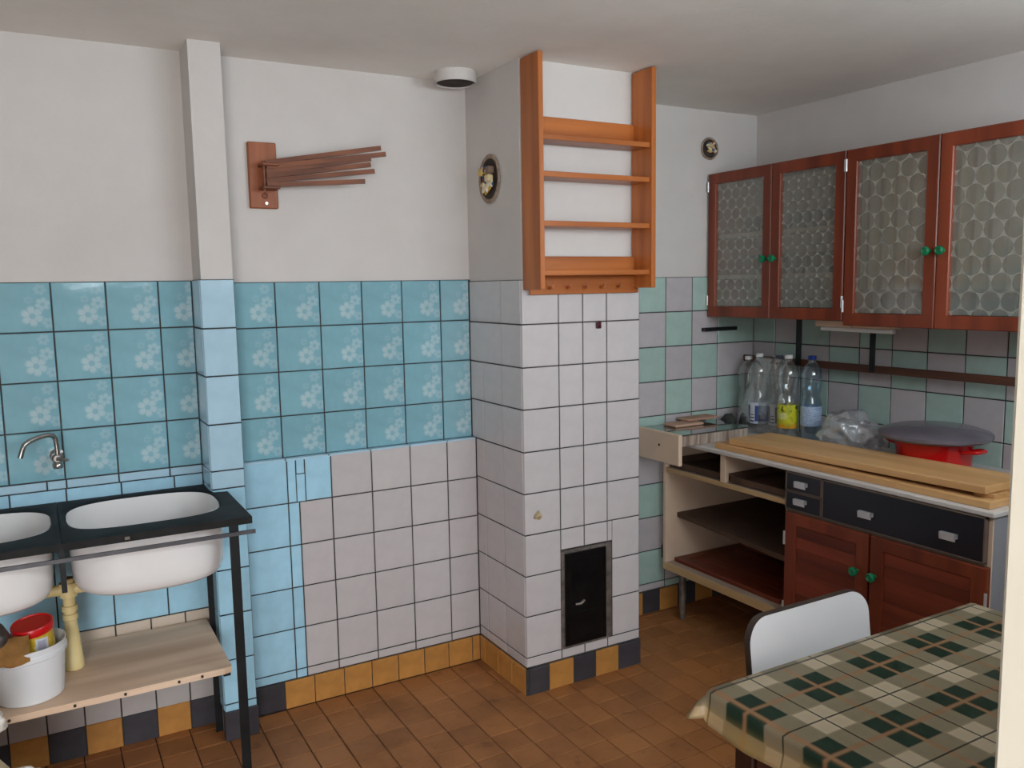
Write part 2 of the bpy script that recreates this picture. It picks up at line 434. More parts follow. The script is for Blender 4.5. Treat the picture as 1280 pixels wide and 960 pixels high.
# ------------------------------------------------------------------ tiles
TH = .008
mesh_cache = {}
def tile_mesh(w, h, mat, bev=.0018, th=TH):
    key = (round(w, 3), round(h, 3), mat.name, th)
    if key in mesh_cache: return mesh_cache[key]
    a, b = w / 2, h / 2
    vs = [(-a, th, -b), (a, th, -b), (a, th, b), (-a, th, b), (-a, bev, -b), (a, bev, -b), (a, bev, b), (-a, bev, b),
          (-a + bev, 0, -b + bev), (a - bev, 0, -b + bev), (a - bev, 0, b - bev), (-a + bev, 0, b - bev)]
    fs = [(8, 9, 10, 11)] + [(i + o, (i + 1) % 4 + o, (i + 1) % 4 + o + 4, i + o + 4) for o in (0, 4) for i in range(4)]
    me = bpy.data.meshes.new('tile'); me.from_pydata(vs, [], fs); me.update(); me.materials.append(mat)
    mesh_cache[key] = me
    return me
J = .0042
def tile(parent, face, front, a0, a1, z0, z1, mat, name='tile', joint=J, jit=.0005):
    """face 'y': facing -y, a = x range; face 'x': facing -x, a = y range; face 'f': floor, z range is a y range"""
    w, h = abs(a1 - a0) - joint, abs(z1 - z0) - joint
    if w < .004 or h < .004: return None
    o = bpy.data.objects.new(name, tile_mesh(w, h, mat))
    am, zm = (a0 + a1) / 2, (z0 + z1) / 2
    fj = front + random.uniform(-jit, jit)
    rx, rz = random.gauss(0, .0022), random.gauss(0, .0022)
    if face == 'y': p = Vector((am, fj, zm)); rot = (rx, 0, rz)
    elif face == 'x': p = Vector((fj, am, zm)); rot = (0, rx, -math.pi / 2 + rz)
    else: p = Vector((am, zm, fj)); rot = (-math.pi / 2 + rx, rz, 0)
    o.location = p - WLOC[parent.name]; o.rotation_euler = rot; o.parent = parent
    COL.objects.link(o)
    return o
def bed(parent, x0, x1, y0, y1, z0, z1, mat=None, name='grout_bed'):
    return MB().box(x0, x1, y0, y1, z0, z1).build(name, mat or M['grout'], parent)
def grid(parent, face, front, cols, rows, matf):
    for i in range(len(cols) - 1):
        for j in range(len(rows) - 1):
            m = matf(i, j)
            if m is not None: tile(parent, face, front, cols[i], cols[i + 1], rows[j + 1], rows[j], m)

# ------------------------------------------------------------------ the room
ZC = 2.231
XL, XR, YF, YFO = -1.15, 3.282, -2.53, -2.80
CH0, CH1, CHY = 1.790, 2.301, -.3645
PX0, PX1, PY = .785, .890, -.115

floor = MB().box(XL - .2, XR + .2, YFO, .25, -.12, -.004).build('floor', M['grout_floor'], origin=(1, -1, 0))
struct(floor, 'terracotta floor of small square tiles with dirty joints', 'floor')
ceiling = MB().box(XL - .2, XR + .2, YFO, .25, ZC, ZC + .15).build('ceiling', M['ceiling'])
struct(ceiling, 'low off-white plastered ceiling', 'ceiling')

wb = MB()
wb.box(XL - .2, XR + .2, .041, .25, 0, ZC)
wb.box(2.25, XR + .1, .026, .1, 0, ZC)
wb.box(PX1 - .01, CH0 + .05, .006, .1, 0, .8935)
wall_back = struct(wb.build('wall_back', M['paint'], origin=(1, .041, 0)), 'off-white back wall with blue, white and mint tiling below')
wp = MB().box(PX0 + .006, PX1 - .003, PY + .006, .1, 0, ZC).build('wall_pilaster', M['paint'])
struct(wp, 'narrow white pilaster with pale blue tiles beside the sink')
wc = MB().box(CH0 + .006, CH1, CHY + .006, .1, 0, ZC).build('wall_chimney', M['paint'])
struct(wc, 'white-tiled chimney breast projecting from the back wall')
wr = MB().box(XR, XR + .2, YFO, .25, 0, ZC).build('wall_right', M['paint'])
struct(wr, 'right wall behind the kitchen cabinets with mint and mauve tiles')
wl = MB().box(XL - .2, XL, YFO, .25, 0, ZC).build('wall_left', M['paint'])
struct(wl, 'plain off-white wall at the left end of the room')
# front wall: doorway (the photographer stands in it) and an unseen window added for its light
DX0, DX1, DZ = -.55, .960, 2.02
WX0, WX1, WZ0, WZ1 = 1.15, 2.95, 1.56, 2.14
f = MB()
f.box(XL, DX0 - .03, YFO, YF, 0, ZC); f.box(DX0 - .03, DX1 + .03, YFO, YF, DZ + .03, ZC)
f.box(DX1 + .03, WX0, YFO, YF, 0, ZC); f.box(WX0, WX1, YFO, YF, 0, WZ0); f.box(WX0, WX1, YFO, YF, WZ1, ZC); f.box(WX1, XR, YFO, YF, 0, ZC)
wf = struct(f.build('wall_front', M['paint']), 'front wall with the doorway and added window opposite the tiles')
d1 = thing('door_1', 'cream painted door frame lining the open doorway', 'door frame', (.20, -2.67, 0)); d1['kind'] = 'structure'
MB().box(DX1, DX1 + .03, YFO - .01, YF + .012, 0, DZ + .03, .004).build('jamb', M['jamb'], d1)
MB().box(DX0 - .03, DX0, YFO - .01, YF + .012, 0, DZ + .03, .004).build('jamb', M['jamb'], d1)
MB().box(DX0, DX1, YFO - .01, YF + .012, DZ, DZ + .03, .004).build('lintel', M['jamb'], d1)
w1 = thing('added_window', 'unseen white wooden window added for light in the front wall above the table', 'window', (2.05, -2.67, 1.56)); w1['kind'] = 'structure'
for (a, b, c, d) in ((WX0, WX1, WZ0, WZ0 + .05), (WX0, WX1, WZ1 - .05, WZ1), (WX0, WX0 + .05, WZ0, WZ1), (WX1 - .05, WX1, WZ0, WZ1), (1.72, 1.77, WZ0, WZ1), (2.33, 2.38, WZ0, WZ1)):
    MB().box(a, b, -2.70, -2.64, c, d, .004).build('frame_bar', M['jamb'], w1)
M['pane'] = film('window_pane', (.95, .97, .97), 0.0, .15, .02)
for a, b in ((WX0 + .05, 1.72), (1.77, 2.33), (2.38, WX1 - .05)):
    MB().box(a, b, -2.672, -2.668, WZ0 + .05, WZ1 - .05).build('pane', M['pane'], w1)
# small hall behind the camera
HX0, HX1, HY = -1.15, 1.75, -4.20
hf = MB().box(HX0 - .15, HX1 + .15, HY - .15, YFO, -.12, -.002).build('floor_hall', M['floor_tile']); struct(hf, 'plain terracotta floor of the hall outside the kitchen', 'floor')
hc = MB().box(HX0 - .15, HX1 + .15, HY - .15, YFO, ZC, ZC + .15).build('ceiling_hall', M['ceiling']); struct(hc, 'off-white ceiling of the hall', 'ceiling')
h = MB(); h.box(HX0 - .15, -1.0, HY - .15, HY, 0, ZC); h.box(-1.0, -.04, HY - .15, HY, 2.0, ZC); h.box(-.04, .55, HY - .15, HY, 0, ZC); h.box(1.25, HX1 + .15, HY - .15, HY, 0, ZC); h.box(.55, 1.25, HY - .15, HY, 0, 1.5); h.box(.55, 1.25, HY - .15, HY, 2.1, ZC)  # unseen outer doorway gap, placed to throw light on sink and jamb
struct(h.build('wall_hall_back', M['paint']), 'hall wall with an open outer doorway added for light and a small high window')
struct(MB().box(HX1, HX1 + .15, HY, YFO, 0, ZC).build('wall_hall_right', M['paint']), 'right wall of the hall')
struct(MB().box(HX0 - .15, HX0, HY, YFO, 0, ZC).build('wall_hall_left', M['paint']), 'left wall of the hall')
w2 = thing('window_2', 'small white window high in the hall wall', 'window', (.90, -4.27, 1.5)); w2['kind'] = 'structure'
for (a, b, c, d) in ((.55, 1.25, 1.5, 1.54), (.55, 1.25, 2.06, 2.1), (.55, .59, 1.54, 2.06), (1.21, 1.25, 1.54, 2.06), (.88, .92, 1.54, 2.06)):
    MB().box(a, b, -4.30, -4.25, c, d, .004).build('frame_bar', M['jamb'], w2)
for a, b in ((.59, .88), (.92, 1.21)): MB().box(a, b, -4.277, -4.273, 1.54, 2.06).build('pane', M['pane'], w2)
g = MB().box(-9, 9, -14, YFO, -.40, -.16).build('ground', plain('yard_ground', lin(196, 190, 176), .9, var=.1, scale=2))
struct(g, 'pale yard outside the house', 'ground')

# --- back wall, sink end (plane y = .035)
YL = .035
bed(wall_back, XL + .3, PX0 + .004, YL + .003, YL + .02, .095, 1.512)
cl = [-.371, -.220, -.070, .080, .231, .381, .531, .683, .785]
grid(wall_back, 'y', YL, cl, [1.512, 1.362, 1.211, 1.060, .905], lambda i, j: M['t_flower'])
for a, b in ((-.371, .08), (.08, .33), (.33, .383), (.383, .531), (.531, .683), (.683, .785)):
    tile(wall_back, 'y', YL - .002, a, b, .876, .905, M['t_bluegrey'])
cl2 = [-.371, -.220, -.070, .072, .228, .380, .536, .695, .785]
grid(wall_back, 'y', YL, cl2, [.876, .711], lambda i, j: M['t_blue'])
cl3 = [-.371, -.152, .009, .170, .330, .491, .652, .785]
grid(wall_back, 'y', YL, cl3, [.711, .561, .411], lambda i, j: M['t_blue'])
cl4 = [-.363 + .1065 * i for i in range(11)]; cl4 = [c - (-.363 + .1065 * 6 - .276) for c in cl4] + [.785]
grid(wall_back, 'y', YL, cl4, [.411, .304, .1975, .095], lambda i, j: M['t_peach'] if j == 0 else M['t_grey'])
# --- back wall, middle (upper plane y = .033, lower plane y = 0)
bed(wall_back, PX1 - .004, CH0 + .006, .036, .05, .893, 1.5035)
ca = [.892, 1.0518, 1.206, 1.3602, 1.5144, 1.6686, 1.790]
grid(wall_back, 'y', .033, ca, [1.5035, 1.349, 1.195, 1.041, .8945], lambda i, j: M['t_flower'])
bed(wall_back, PX1 - .004, CH0 + .006, .003, .03, .097, .8935)
M['ledge'] = M['t_bluegrey']
for a, b in zip(ca, ca[1:]):   # glazed strips on top of the ledge
    o = tile(wall_back, 'f', .8965, a, b, -.001, .032, M['t_bluegrey'])
ra = [.893, .739, .586, .434, .285, .133, .1005]
rb = [.739, .586, .434, .285, .133, .1005]
grid(wall_back, 'y', 0, [.892, 1.055], ra, lambda i, j: M['t_blue'])
grid(wall_back, 'y', 0, [1.055, 1.094], rb, lambda i, j: M['t_blue'])
tile(wall_back, 'y', 0, 1.055, 1.086, .739, .893, M['t_blue'])
tile(wall_back, 'y', 0, 1.086, 1.117, .739, .838, M['t_blue'], joint=.002); tile(wall_back, 'y', 0, 1.086, 1.117, .838, .893, M['t_blue'])
tile(wall_back, 'y', 0, 1.117, 1.211, .739, .893, M['t_blue'])
grid(wall_back, 'y', 0, [1.211, 1.362, 1.514, 1.666, 1.790], ra, lambda i, j: M['t_white'])
grid(wall_back, 'y', 0, [1.094, 1.211], rb, lambda i, j: M['t_white'])
# --- back wall, right of the chimney (plane y = .02)
bed(wall_back, CH1, 3.278, .023, .04, .10, 1.503)
rr = [1.503 - .152 * j for j in range(10)] + [.102]
cb = [2.301, 2.443, 2.595, 2.747, 2.899, 3.051, 3.276]
grid(wall_back, 'y', .02, cb, rr, lambda i, j: M['t_mint'] if (i + j) % 2 == 0 else M['t_mauve'])
# --- right wall (plane x = 3.276)
bed(wr, 3.279, 3.29, -1.95, .02, .60, 1.503)
cr = [.02, -.112, -.264] + [-.416 - .152 * i for i in range(11)]
grid(wr, 'x', 3.276, cr, rr[:7], lambda i, j: M['t_mint'] if (i - 3 + j) % 2 == 0 else M['t_mauve'])
# --- pilaster
rp = [1.513, 1.360, 1.209, 1.055, .905, .846, .728, .578, .428, .273, .123, .097]
bed(wp, PX0 + .003, PX1 - .001, PY + .003, PY + .02, .097, 1.513); bed(wp, PX0 + .003, PX0 + .02, PY + .003, YL, .097, 1.513)
grid(wp, 'y', PY, [PX0, PX1], rp, lambda i, j: M['t_bluegrey'] if j < 5 else M['t_blue'])
grid(wp, 'x', PX0, [YL, PY + .008], rp, lambda i, j: M['t_bluegrey'] if j < 5 else M['t_blue'])
# --- chimney
rc = [1.497, 1.343, 1.193, 1.045, .894, .744, .594, .443, .293, .139, .102]
bed(wc, CH0 + .003, CH0 + .02, CHY + .003, .03, .10, 1.497)
bed(wc, CH0 + .003, CH1, CHY + .003, CHY + .02, .10, 1.497)
for j in range(len(rc) - 1):
    ys = [.033, -.213, CHY + .007] if j < 2 else ([.033, -.068, -.213, CHY + .007] if j < 4 else [0.0, -.072, -.213, CHY + .007])
    for a, b in zip(ys, ys[1:]): tile(wc, 'x', CH0, b, a, rc[j + 1], rc[j], M['t_white'])
cf = [CH0, 1.942, 2.045, 2.150, CH1]
SD = (1.939, 2.167, .139, .512)
for j in range(len(rc) - 1):
    z1, z0 = rc[j], rc[j + 1]
    for i in range(4):
        a, b, zz0, zz1 = cf[i], cf[i + 1], z0, z1
        if z0 >= .138 and z0 < .51 and i > 0:
            if i in (1, 2):
                if z1 <= .512: continue
                zz0 = .516
            else: a = 2.171
            if i == 3 and z1 > .512: tile(wc, 'y', CHY, 2.150, 2.1725, .516, zz1, M['t_white'], joint=.0035)
        if zz1 - zz0 > .01: tile(wc, 'y', CHY, a, b, zz0, zz1, M['t_white'])
# --- tiled skirting
def skirting(name, label, boxargs, tiles):
    o = MB().box(*boxargs).build(name, M['grout']); struct(o, label, 'baseboard')
    for face, front, a, b, m in tiles: tile(o, face, front, a, b, -.002, .100, M[m], joint=.003)
    return o
seq = []
e = [.063, .170, .276, .382, .489, .595, .700, .785]
for k, (a, b) in enumerate(zip(e, e[1:])): seq.append(('y', YL - .004, a, b, 't_black' if k % 2 == 0 else 't_orange'))
skirting('baseboard_sink', 'skirting of alternating black and ochre tiles under the sink', (.0, PX0 + .004, YL - .001, .045, 0, .097), seq)
skirting('baseboard_pilaster', 'black tile skirting at the foot of the pilaster', (PX0, PX1, PY - .002, -.08, 0, .096), [('y', PY - .005, PX0 - .003, PX1 + .003, 't_black')])
e = [.900, 1.010, 1.117, 1.227, 1.333, 1.438, 1.545, 1.648, 1.752, 1.786]
skirting('baseboard_back', 'ochre tile skirting below the white tiled back wall', (PX1, CH0, -.003, .01, 0, .097), [('y', -.006, a, b, 't_black' if k == 0 else 't_orange') for k, (a, b) in enumerate(zip(e, e[1:]))])
e = [-.006, -.052, -.158, -.262, CHY]
skirting('baseboard_chimney_side', 'ochre tile skirting on the side of the chimney', (CH0 - .003, CH0 + .01, CHY, 0, 0, .098), [('x', CH0 - .006, b, a, 't_orange') for a, b in zip(e, e[1:])])
e = [1.796, 1.883, 1.990, 2.090, 2.197, 2.301]
skirting('baseboard_chimney_front', 'black and ochre tile skirting along the chimney front', (CH0 - .004, CH1 + .002, CHY - .003, CHY + .01, 0, .098), [('y', CHY - .006, a, b, 't_black' if k % 2 == 0 else 't_orange') for k, (a, b) in enumerate(zip(e, e[1:]))])
e = [2.305, 2.405, 2.511, 2.617, 2.714, 2.820, 2.926, 3.032, 3.138, 3.244]
skirting('baseboard_right', 'black and ochre tile skirting behind the base cabinet', (CH1 + .002, 3.27, .017, .03, 0, .098), [('y', .014, a, b, 't_black' if k % 2 == 1 else 't_orange') for k, (a, b) in enumerate(zip(e, e[1:]))])
# --- floor tiles
FP = .1065
cells = []
for i in range(-20, 22):
    for j in range(-1, 26):
        xa = 1.010 + FP * i; ya = -.010 - FP * j; yb = ya - FP
        if j < 0: ya, yb = .040, -.010
        xm, ym = xa + FP / 2, (ya + yb) / 2
        if xm < XL or xm > 3.25 or yb < YF - .1: continue
        if j < 0 and PX0 < xm < CH1: continue
        u, v, z = project((xm, ym, 0))
        vis = z > .3 and -30 < u < 1310 and 0 < v < 985
        hidden = (xm > 2.78 and ym < -.12) or (xm > 1.36 and ym < -1.78)
        cells.append((0 if (vis and not hidden) else 1, z if z > 0 else 99, xa, ya, yb))
cells.sort()
rest = MB()
for n_, (hid, z, xa, ya, yb) in enumerate(cells):
    if hid == 0 and n_ < 298: tile(floor, 'f', 0.0, xa, xa + FP, yb, ya, M['floor_tile'], joint=.0035, jit=.0004)
    else: rest.box(xa + .0018, xa + FP - .0018, yb + .0018, ya - .0018, -.006, 0)
ro = rest.build('remaining_tiles', M['floor_tile'], floor); ro['kind'] = 'stuff'
for i in range(-20, 22):   # strip of cut tiles in the recess behind the sink
    pass

# ------------------------------------------------------------------ double sink
sink = thing('double_sink', 'double white enamel sink in a black iron stand', 'sink', (.36, -.22, 0))
ZS = .838
def oval(cx, cy, a, b, n, p, z):
    out = []
    for i in range(n):
        t = 2 * math.pi * i / n; c, s_ = math.cos(t), math.sin(t)
        out.append((cx + a * math.copysign(abs(c) ** (2 / p), c), cy + b * math.copysign(abs(s_) ** (2 / p), s_), z))
    return out
def poly_hit(poly, c, d):
    best = None
    for (x0, y0), (x1, y1) in zip(poly, poly[1:] + poly[:1]):
        ex, ey = x1 - x0, y1 - y0; den = d[0] * ey - d[1] * ex
        if abs(den) < 1e-9: continue
        t = ((x0 - c[0]) * ey - (y0 - c[1]) * ex) / den; s_ = ((x0 - c[0]) * d[1] - (y0 - c[1]) * d[0]) / den
        if t > 0 and -1e-6 <= s_ <= 1 + 1e-6 and (best is None or t < best): best = t
    return (c[0] + d[0] * best, c[1] + d[1] * best)
def rim(name, poly, c, a, b, p):
    mb = MB(); N = 72
    inner = oval(c[0], c[1], a, b, N, p, ZS)
    angs = []
    outer = []
    for (x, y, z) in inner:
        d = (x - c[0], y - c[1]); q = poly_hit(poly, c, d); outer.append([q[0], q[1]])
    for (px, py) in poly:   # snap the nearest sample to each corner
        k = min(range(N), key=lambda i: (outer[i][0] - px) ** 2 + (outer[i][1] - py) ** 2); outer[k] = [px, py]
    r_ot = mb.ring([(x, y, ZS) for x, y in outer]); r_it = mb.ring(inner)
    r_il = mb.ring([(x, y, ZS + .004) for x, y, z in oval(c[0], c[1], a * 1.045, b * 1.055, N, p, 0)])
    r_ib = mb.ring([(x, y, ZS - .018) for x, y, z in inner]); r_ob = mb.ring([(x, y, ZS - .020) for x, y in outer])
    mb.bridge(r_ot, r_il); mb.bridge(r_il, r_it); mb.bridge(r_it, r_ib); mb.bridge(r_ib, r_ob); mb.bridge(r_ob, r_ot)
    return mb.build(name, M['black_iron'], sink, smooth=True)
YB_, YFs = .030, -.470
rim('rim_frame', [(.353, YFs), (.832, YFs), (.832, PY - .004), (PX0 - .004, PY - .004), (PX0 - .004, YB_), (.353, YB_)], (.576, -.207), .208, .176, 3.2)
rim('rim_frame', [(-.115, YFs), (.351, YFs), (.351, YB_), (-.115, YB_)], (.126, -.207), .208, .176, 3.2)
def basin(cx):
    mb = MB(); N = 72
    pr_o = [(1.0, ZS - .0205), (1.0, ZS - .07), (.995, ZS - .125), (.978, ZS - .155), (.945, ZS - .174), (.89, ZS - .185), (.75, ZS - .189), (.2, ZS - .190)]
    pr_i = [(.99, ZS - .0005), (.985, ZS - .05), (.97, ZS - .11), (.93, ZS - .145), (.85, ZS - .170), (.70, ZS - .178), (.2, ZS - .182)]
    ro_ = [mb.ring(oval(cx, -.222, .206 * k, .212 * k, N, 3.2 if k > .9 else 2.8, z)) for k, z in pr_o]
    ri_ = [mb.ring(oval(cx, -.207, .208 * k, .176 * k, N, 3.0 if k > .9 else 2.6, z)) for k, z in pr_i]
    for s_ in (ro_, ri_):
        for a, b in zip(s_, s_[1:]): mb.bridge(a, b)
        mb.cap(s_[-1])
    mb.bridge(ro_[0], ri_[0])
    o = mb.build('basin', M['enamel'], sink, smooth=True)
    MB().lathe([(.022, 0), (.024, .003), (.012, .004), (.011, .001)], (cx, -.207, ZS - .182), 20).build('drain', M['chrome'], o, smooth=True)
basin(.576); basin(.126)
for x, y in ((.781, -.462), (-.10, -.462)):
    mb = MB(); mb.box(x - .013, x + .013, y - .002, y + .002, 0, ZS - .02); mb.box(x + .009, x + .013, y, y + .024, 0, ZS - .02)
    mb.build('leg', M['iron'], sink)
for x, y in ((.7785, -.035), (-.10, -.015)):
    MB().box(x - .012, x + .012, y - .003, y + .003, 0.0, ZS - .02).build('leg', M['iron'], sink)
MB().box(-.13, .838, -.478, -.472, .790, .801).build('towel_bar', M['bar_grey'], sink)
MB().box(.345, .359, -.30, .02, ZS - .185, ZS - .02).build('gap_shade_bar', M['iron'], sink)  # dark bar standing in for the shadow between the basins
for x in (.752, -.10): MB().box(x - .010, x + .010, -.395, -.010, .350, .360).build('shelf_bearer', M['iron'], sink)
MB().box(.50, .512, -.4715, -.4705, .824, .832).build('chip', M['frame_metal'], sink)
# drain pipes below the basins
px, py = .362, -.17
dp = MB()
dp.cyl((px, py, .46), (px, py, .655), .0165, n=20); dp.build('drain_pipe', M['pipe'], sink, smooth=True)
MB().lathe([(.020, .640), (.0235, .642), (.0235, .600), (.019, .598)], (px, py, 0), 24).build('tee_fitting', M['pipe'], sink, smooth=True)
MB().tube([(px - .01, py, .622), (px + .05, py - .004, .622), (px + .115, py, .624), (.52, py - .03, .628), (.576, -.207, .6475)], [.016, .016, .0165, .017, .018], 14).build('drain_pipe', M['pipe'], sink, smooth=True)
MB().tube([(px + .01, py, .622), (px - .06, py, .622), (.20, py - .02, .626), (.126, -.207, .6475)], .016, 14).build('drain_pipe', M['pipe'], sink, smooth=True)
MB().lathe([(.016, .55), (.021, .548), (.021, .533), (.017, .53), (.0175, .52), (.026, .415), (.0275, .41), (.0275, .384), (.024, .3805)], (px, py, 0), 24).build('bottle_trap', M['pipe'], sink, smooth=True)
MB().lathe([(.018, .574), (.0215, .573), (.0215, .557), (.018, .556)], (px, py, 0), 24).build('union_nut', M['pipe'], sink, smooth=True)

board = thing('shelf_board', 'worn raw pine board lying as a shelf under the sink', 'board', (.34, -.19, .3605))
mb = MB(); nx = 40
top = []; bot = []
for i in range(nx + 1):
    x = -.11 + (.7655 + .11) * i / nx
    fy = -.405 + .0025 * noise.noise(Vector((x * 23, 1, 1))) + (.006 if i == nx else 0)
    top.append([(x, fy, .380), (x, .018, .380)]); bot.append([(x, fy + .002, .3605), (x, .018, .3605)])
tv = [[mb.bm.verts.new(p) for p in r] for r in top]; bv = [[mb.bm.verts.new(p) for p in r] for r in bot]
for i in range(nx):
    for q in ((tv[i][0], tv[i + 1][0], tv[i + 1][1], tv[i][1]), (bv[i][0], bv[i][1], bv[i + 1][1], bv[i + 1][0]), (tv[i][0], bv[i][0], bv[i + 1][0], tv[i + 1][0]), (tv[i][1], tv[i + 1][1], bv[i + 1][1], bv[i][1])): mb.bm.faces.new(q)
mb.bm.faces.new((tv[0][0], tv[0][1], bv[0][1], bv[0][0])); mb.bm.faces.new((tv[nx][0], bv[nx][0], bv[nx][1], tv[nx][1]))
mb.build('board', M['bare_board'], board)
for x in (.353, .478, .618, .681, .20):
    MB().cyl((x, -.400, .3705), (x, -.4085, .3705), .0038, n=10).build('nail', M['dark_hole'], board)
post = MB().box(.775, .786, .005, .024, 0, .70).build('wooden_lath', M['raw_post'])
tag(post, 'thin weathered lath standing behind the sink leg', 'lath')

# wall tap
tap = thing('wall_tap', 'bent chrome tap on the flowered tiles above the sink', 'tap', (.363, YL, .95))
MB().lathe([(.020, 0), (.020, .006), (.012, .010), (.012, .05), (.016, .052), (.016, .07), (.010, .075)], (.363, YL, .985), 20, axis=(0, -1, 0)).build('valve_body', M['chrome'], tap, smooth=True)
MB().tube([(.364, -.030, .972), (.364, -.032, 1.02), (.362, -.033, 1.044), (.356, -.036, 1.056), (.343, -.042, 1.060), (.318, -.056, 1.057), (.294, -.070, 1.050), (.281, -.077, 1.042), (.275, -.080, 1.028), (.268, -.083, 1.005)], .0075, 12).build('spout', M['chrome'], tap, smooth=True)
MB().lathe([(.013, 0), (.015, .004), (.015, .014), (.010, .02)], (.363, -.032, .955), 16).build('collar', M['chrome'], tap, smooth=True)
MB().tube([(.363, -.045, .985), (.378, -.06, .985), (.392, -.066, .982)], [.006, .005, .004], 10).build('lever', M['chrome'], tap, smooth=True)

# bucket, jar, torn paper
bk = thing('plastic_bucket', 'white plastic bucket with a broken rim under the sink', 'bucket', (.250, -.288, .380))
mb = MB(); N = 56; c = Vector((.250, -.288, .3805))
def notch(t):   # broken-out part of the rim facing the room
    a = (t - R(225)) ; a = (a + math.pi) % (2 * math.pi) - math.pi
    return -.022 * max(0, 1 - (a / .75) ** 2) + (.004 * noise.noise(Vector((t * 5, 0, 0))) if abs(a) < .8 else 0)
prof = [(.080, 0), (.084, .004), (.092, .118), (.098, .122), (.098, .132), (.094, .136), (.097, .152)]
rings = []
for k, (r, z) in enumerate(prof):
    rings.append(mb.ring([c + Vector((r * math.cos(t), r * math.sin(t), z + (notch(t) * (z / .152) ** 3))) for t in [2 * math.pi * i / N for i in range(N)]]))
inn = [mb.ring([c + Vector(((r - .003) * math.cos(t), (r - .003) * math.sin(t), z + (notch(t) * (z / .152) ** 3))) for t in [2 * math.pi * i / N for i in range(N)]]) for r, z in ((.097, .152), (.092, .118), (.084, .006))]
for a, b in zip(rings + inn, rings[1:] + inn): mb.bridge(a, b)
mb.cap(rings[0], True); mb.cap(inn[-1])
mb.build('bucket_shell', M['white_plastic'], bk, smooth=True)
jar = thing('lidded_tub', 'yellow tub with a red lid standing in the white bucket', 'tub', (.283, -.262, .388))
ax = Vector((-.10, -.12, 1)).normalized()
def jlathe(prof, name, mat): return MB().lathe(prof, (.285, -.262, .389), 32, axis=ax).build(name, mat, jar, smooth=True)
t = NT('yellow_tub_print'); v = t.coord('Object'); x_, y_, z_ = t.xyz(v)
f1 = t.ramp(t.noise(v, 40, 2), .52, .60); c_ = t.mix(f1, lin(206, 172, 50), lin(232, 214, 150))
sq = t.math('MULTIPLY', t.ramp(t.math('ABSOLUTE', t.math('SUBTRACT', x_, .012)), .016, .014), t.ramp(t.math('ABSOLUTE', t.math('SUBTRACT', z_, .040)), .030, .028))
c_ = t.mix(sq, c_, lin(206, 206, 214))
sq2 = t.math('MULTIPLY', t.ramp(t.math('ABSOLUTE', t.math('SUBTRACT', x_, .012)), .010, .009), t.ramp(t.math('ABSOLUTE', t.math('SUBTRACT', z_, .045)), .018, .017))
c_ = t.mix(t.math('MULTIPLY', sq2, .6), c_, lin(150, 146, 176))
M['tub'] = t.set(c_, .35)
jlathe([(.042, 0), (.046, .005), (.0475, .170), (.047, .178)], 'tub_body', M['tub'])
jlathe([(.0515, .172), (.053, .174), (.053, .192), (.051, .195), (.048, .195), (.046, .1915)], 'lid', M['red_plastic'])
pp = MB(); W_, H_ = 14, 10; gv = []
for i in range(W_ + 1):
    for j in range(H_ + 1):
        u, v = i / W_ - .5, j / H_
        x = .206 + u * .105; z = .512 + v * .058 + .008 * noise.noise(Vector((u * 4, v * 3, 2))); y = -.402 + v * .055 + .010 * noise.noise(Vector((u * 3, v * 3, 9))) + .03 * u * u
        gv.append(pp.bm.verts.new((x, y + .0, z)))
for i in range(W_):
    for j in range(H_):
        a = i * (H_ + 1) + j; pp.bm.faces.new((gv[a], gv[a + 1], gv[a + H_ + 2], gv[a + H_ + 1]))
bmesh.ops.solidify(pp.bm, geom=list(pp.bm.faces), thickness=.003)
paper = pp.build('torn_cardboard', plain('brown_card', lin(186, 138, 78), .75, var=.2, scale=25), smooth=True)
tag(paper, 'torn brown cardboard hanging over the rim of the bucket', 'cardboard')
blk = MB().blob((.190, -.322, .560), .026, .034, .048, 3, .25, 18, 3).build('dark_pouch', plain('dark_pouch', lin(66, 58, 56), .4, var=.3, scale=30), smooth=True)
tag(blk, 'dark crumpled pouch sticking out of the bucket beside the tub', 'pouch')
# sack in the lower left corner
sack = thing('cream_sack', 'cream sacking bundle with frayed white top on the floor by the sink', 'sack', (.10, -.60, 0))
mb = MB(); rings = []; N = 28
for k in range(22):
    z = .46 * k / 21; rr_ = .125 + .012 * math.sin(z * 9) - (.085 * max(0, (z - .24) / .22) ** 1.3)
    rings.append(mb.ring([(.10 + (rr_ * (1 + .16 * noise.noise(Vector((math.cos(t) * 2.5, math.sin(t) * 2.5, z * 9))))) * math.cos(t), -.60 + (rr_ * (1 + .16 * noise.noise(Vector((math.cos(t) * 2.5 + 4, math.sin(t) * 2.5, z * 9))))) * math.sin(t), z) for t in [2 * math.pi * i / N for i in range(N)]]))
for a, b in zip(rings, rings[1:]): mb.bridge(a, b)
mb.cap(rings[0], True); mb.cap(rings[-1])
mb.build('sack_body', M['sack'], sack, smooth=True)
MB().blob((.225, -.64, .285), .045, .05, .045, 4, .45, 26, 1.0, True).build('frayed_edge', M['fluff'], sack, smooth=True)
MB().blob((.150, -.62, .47), .045, .04, .026, 4, .5, 30, 4.0, True).build('frayed_edge', M['fluff'], sack, smooth=True)

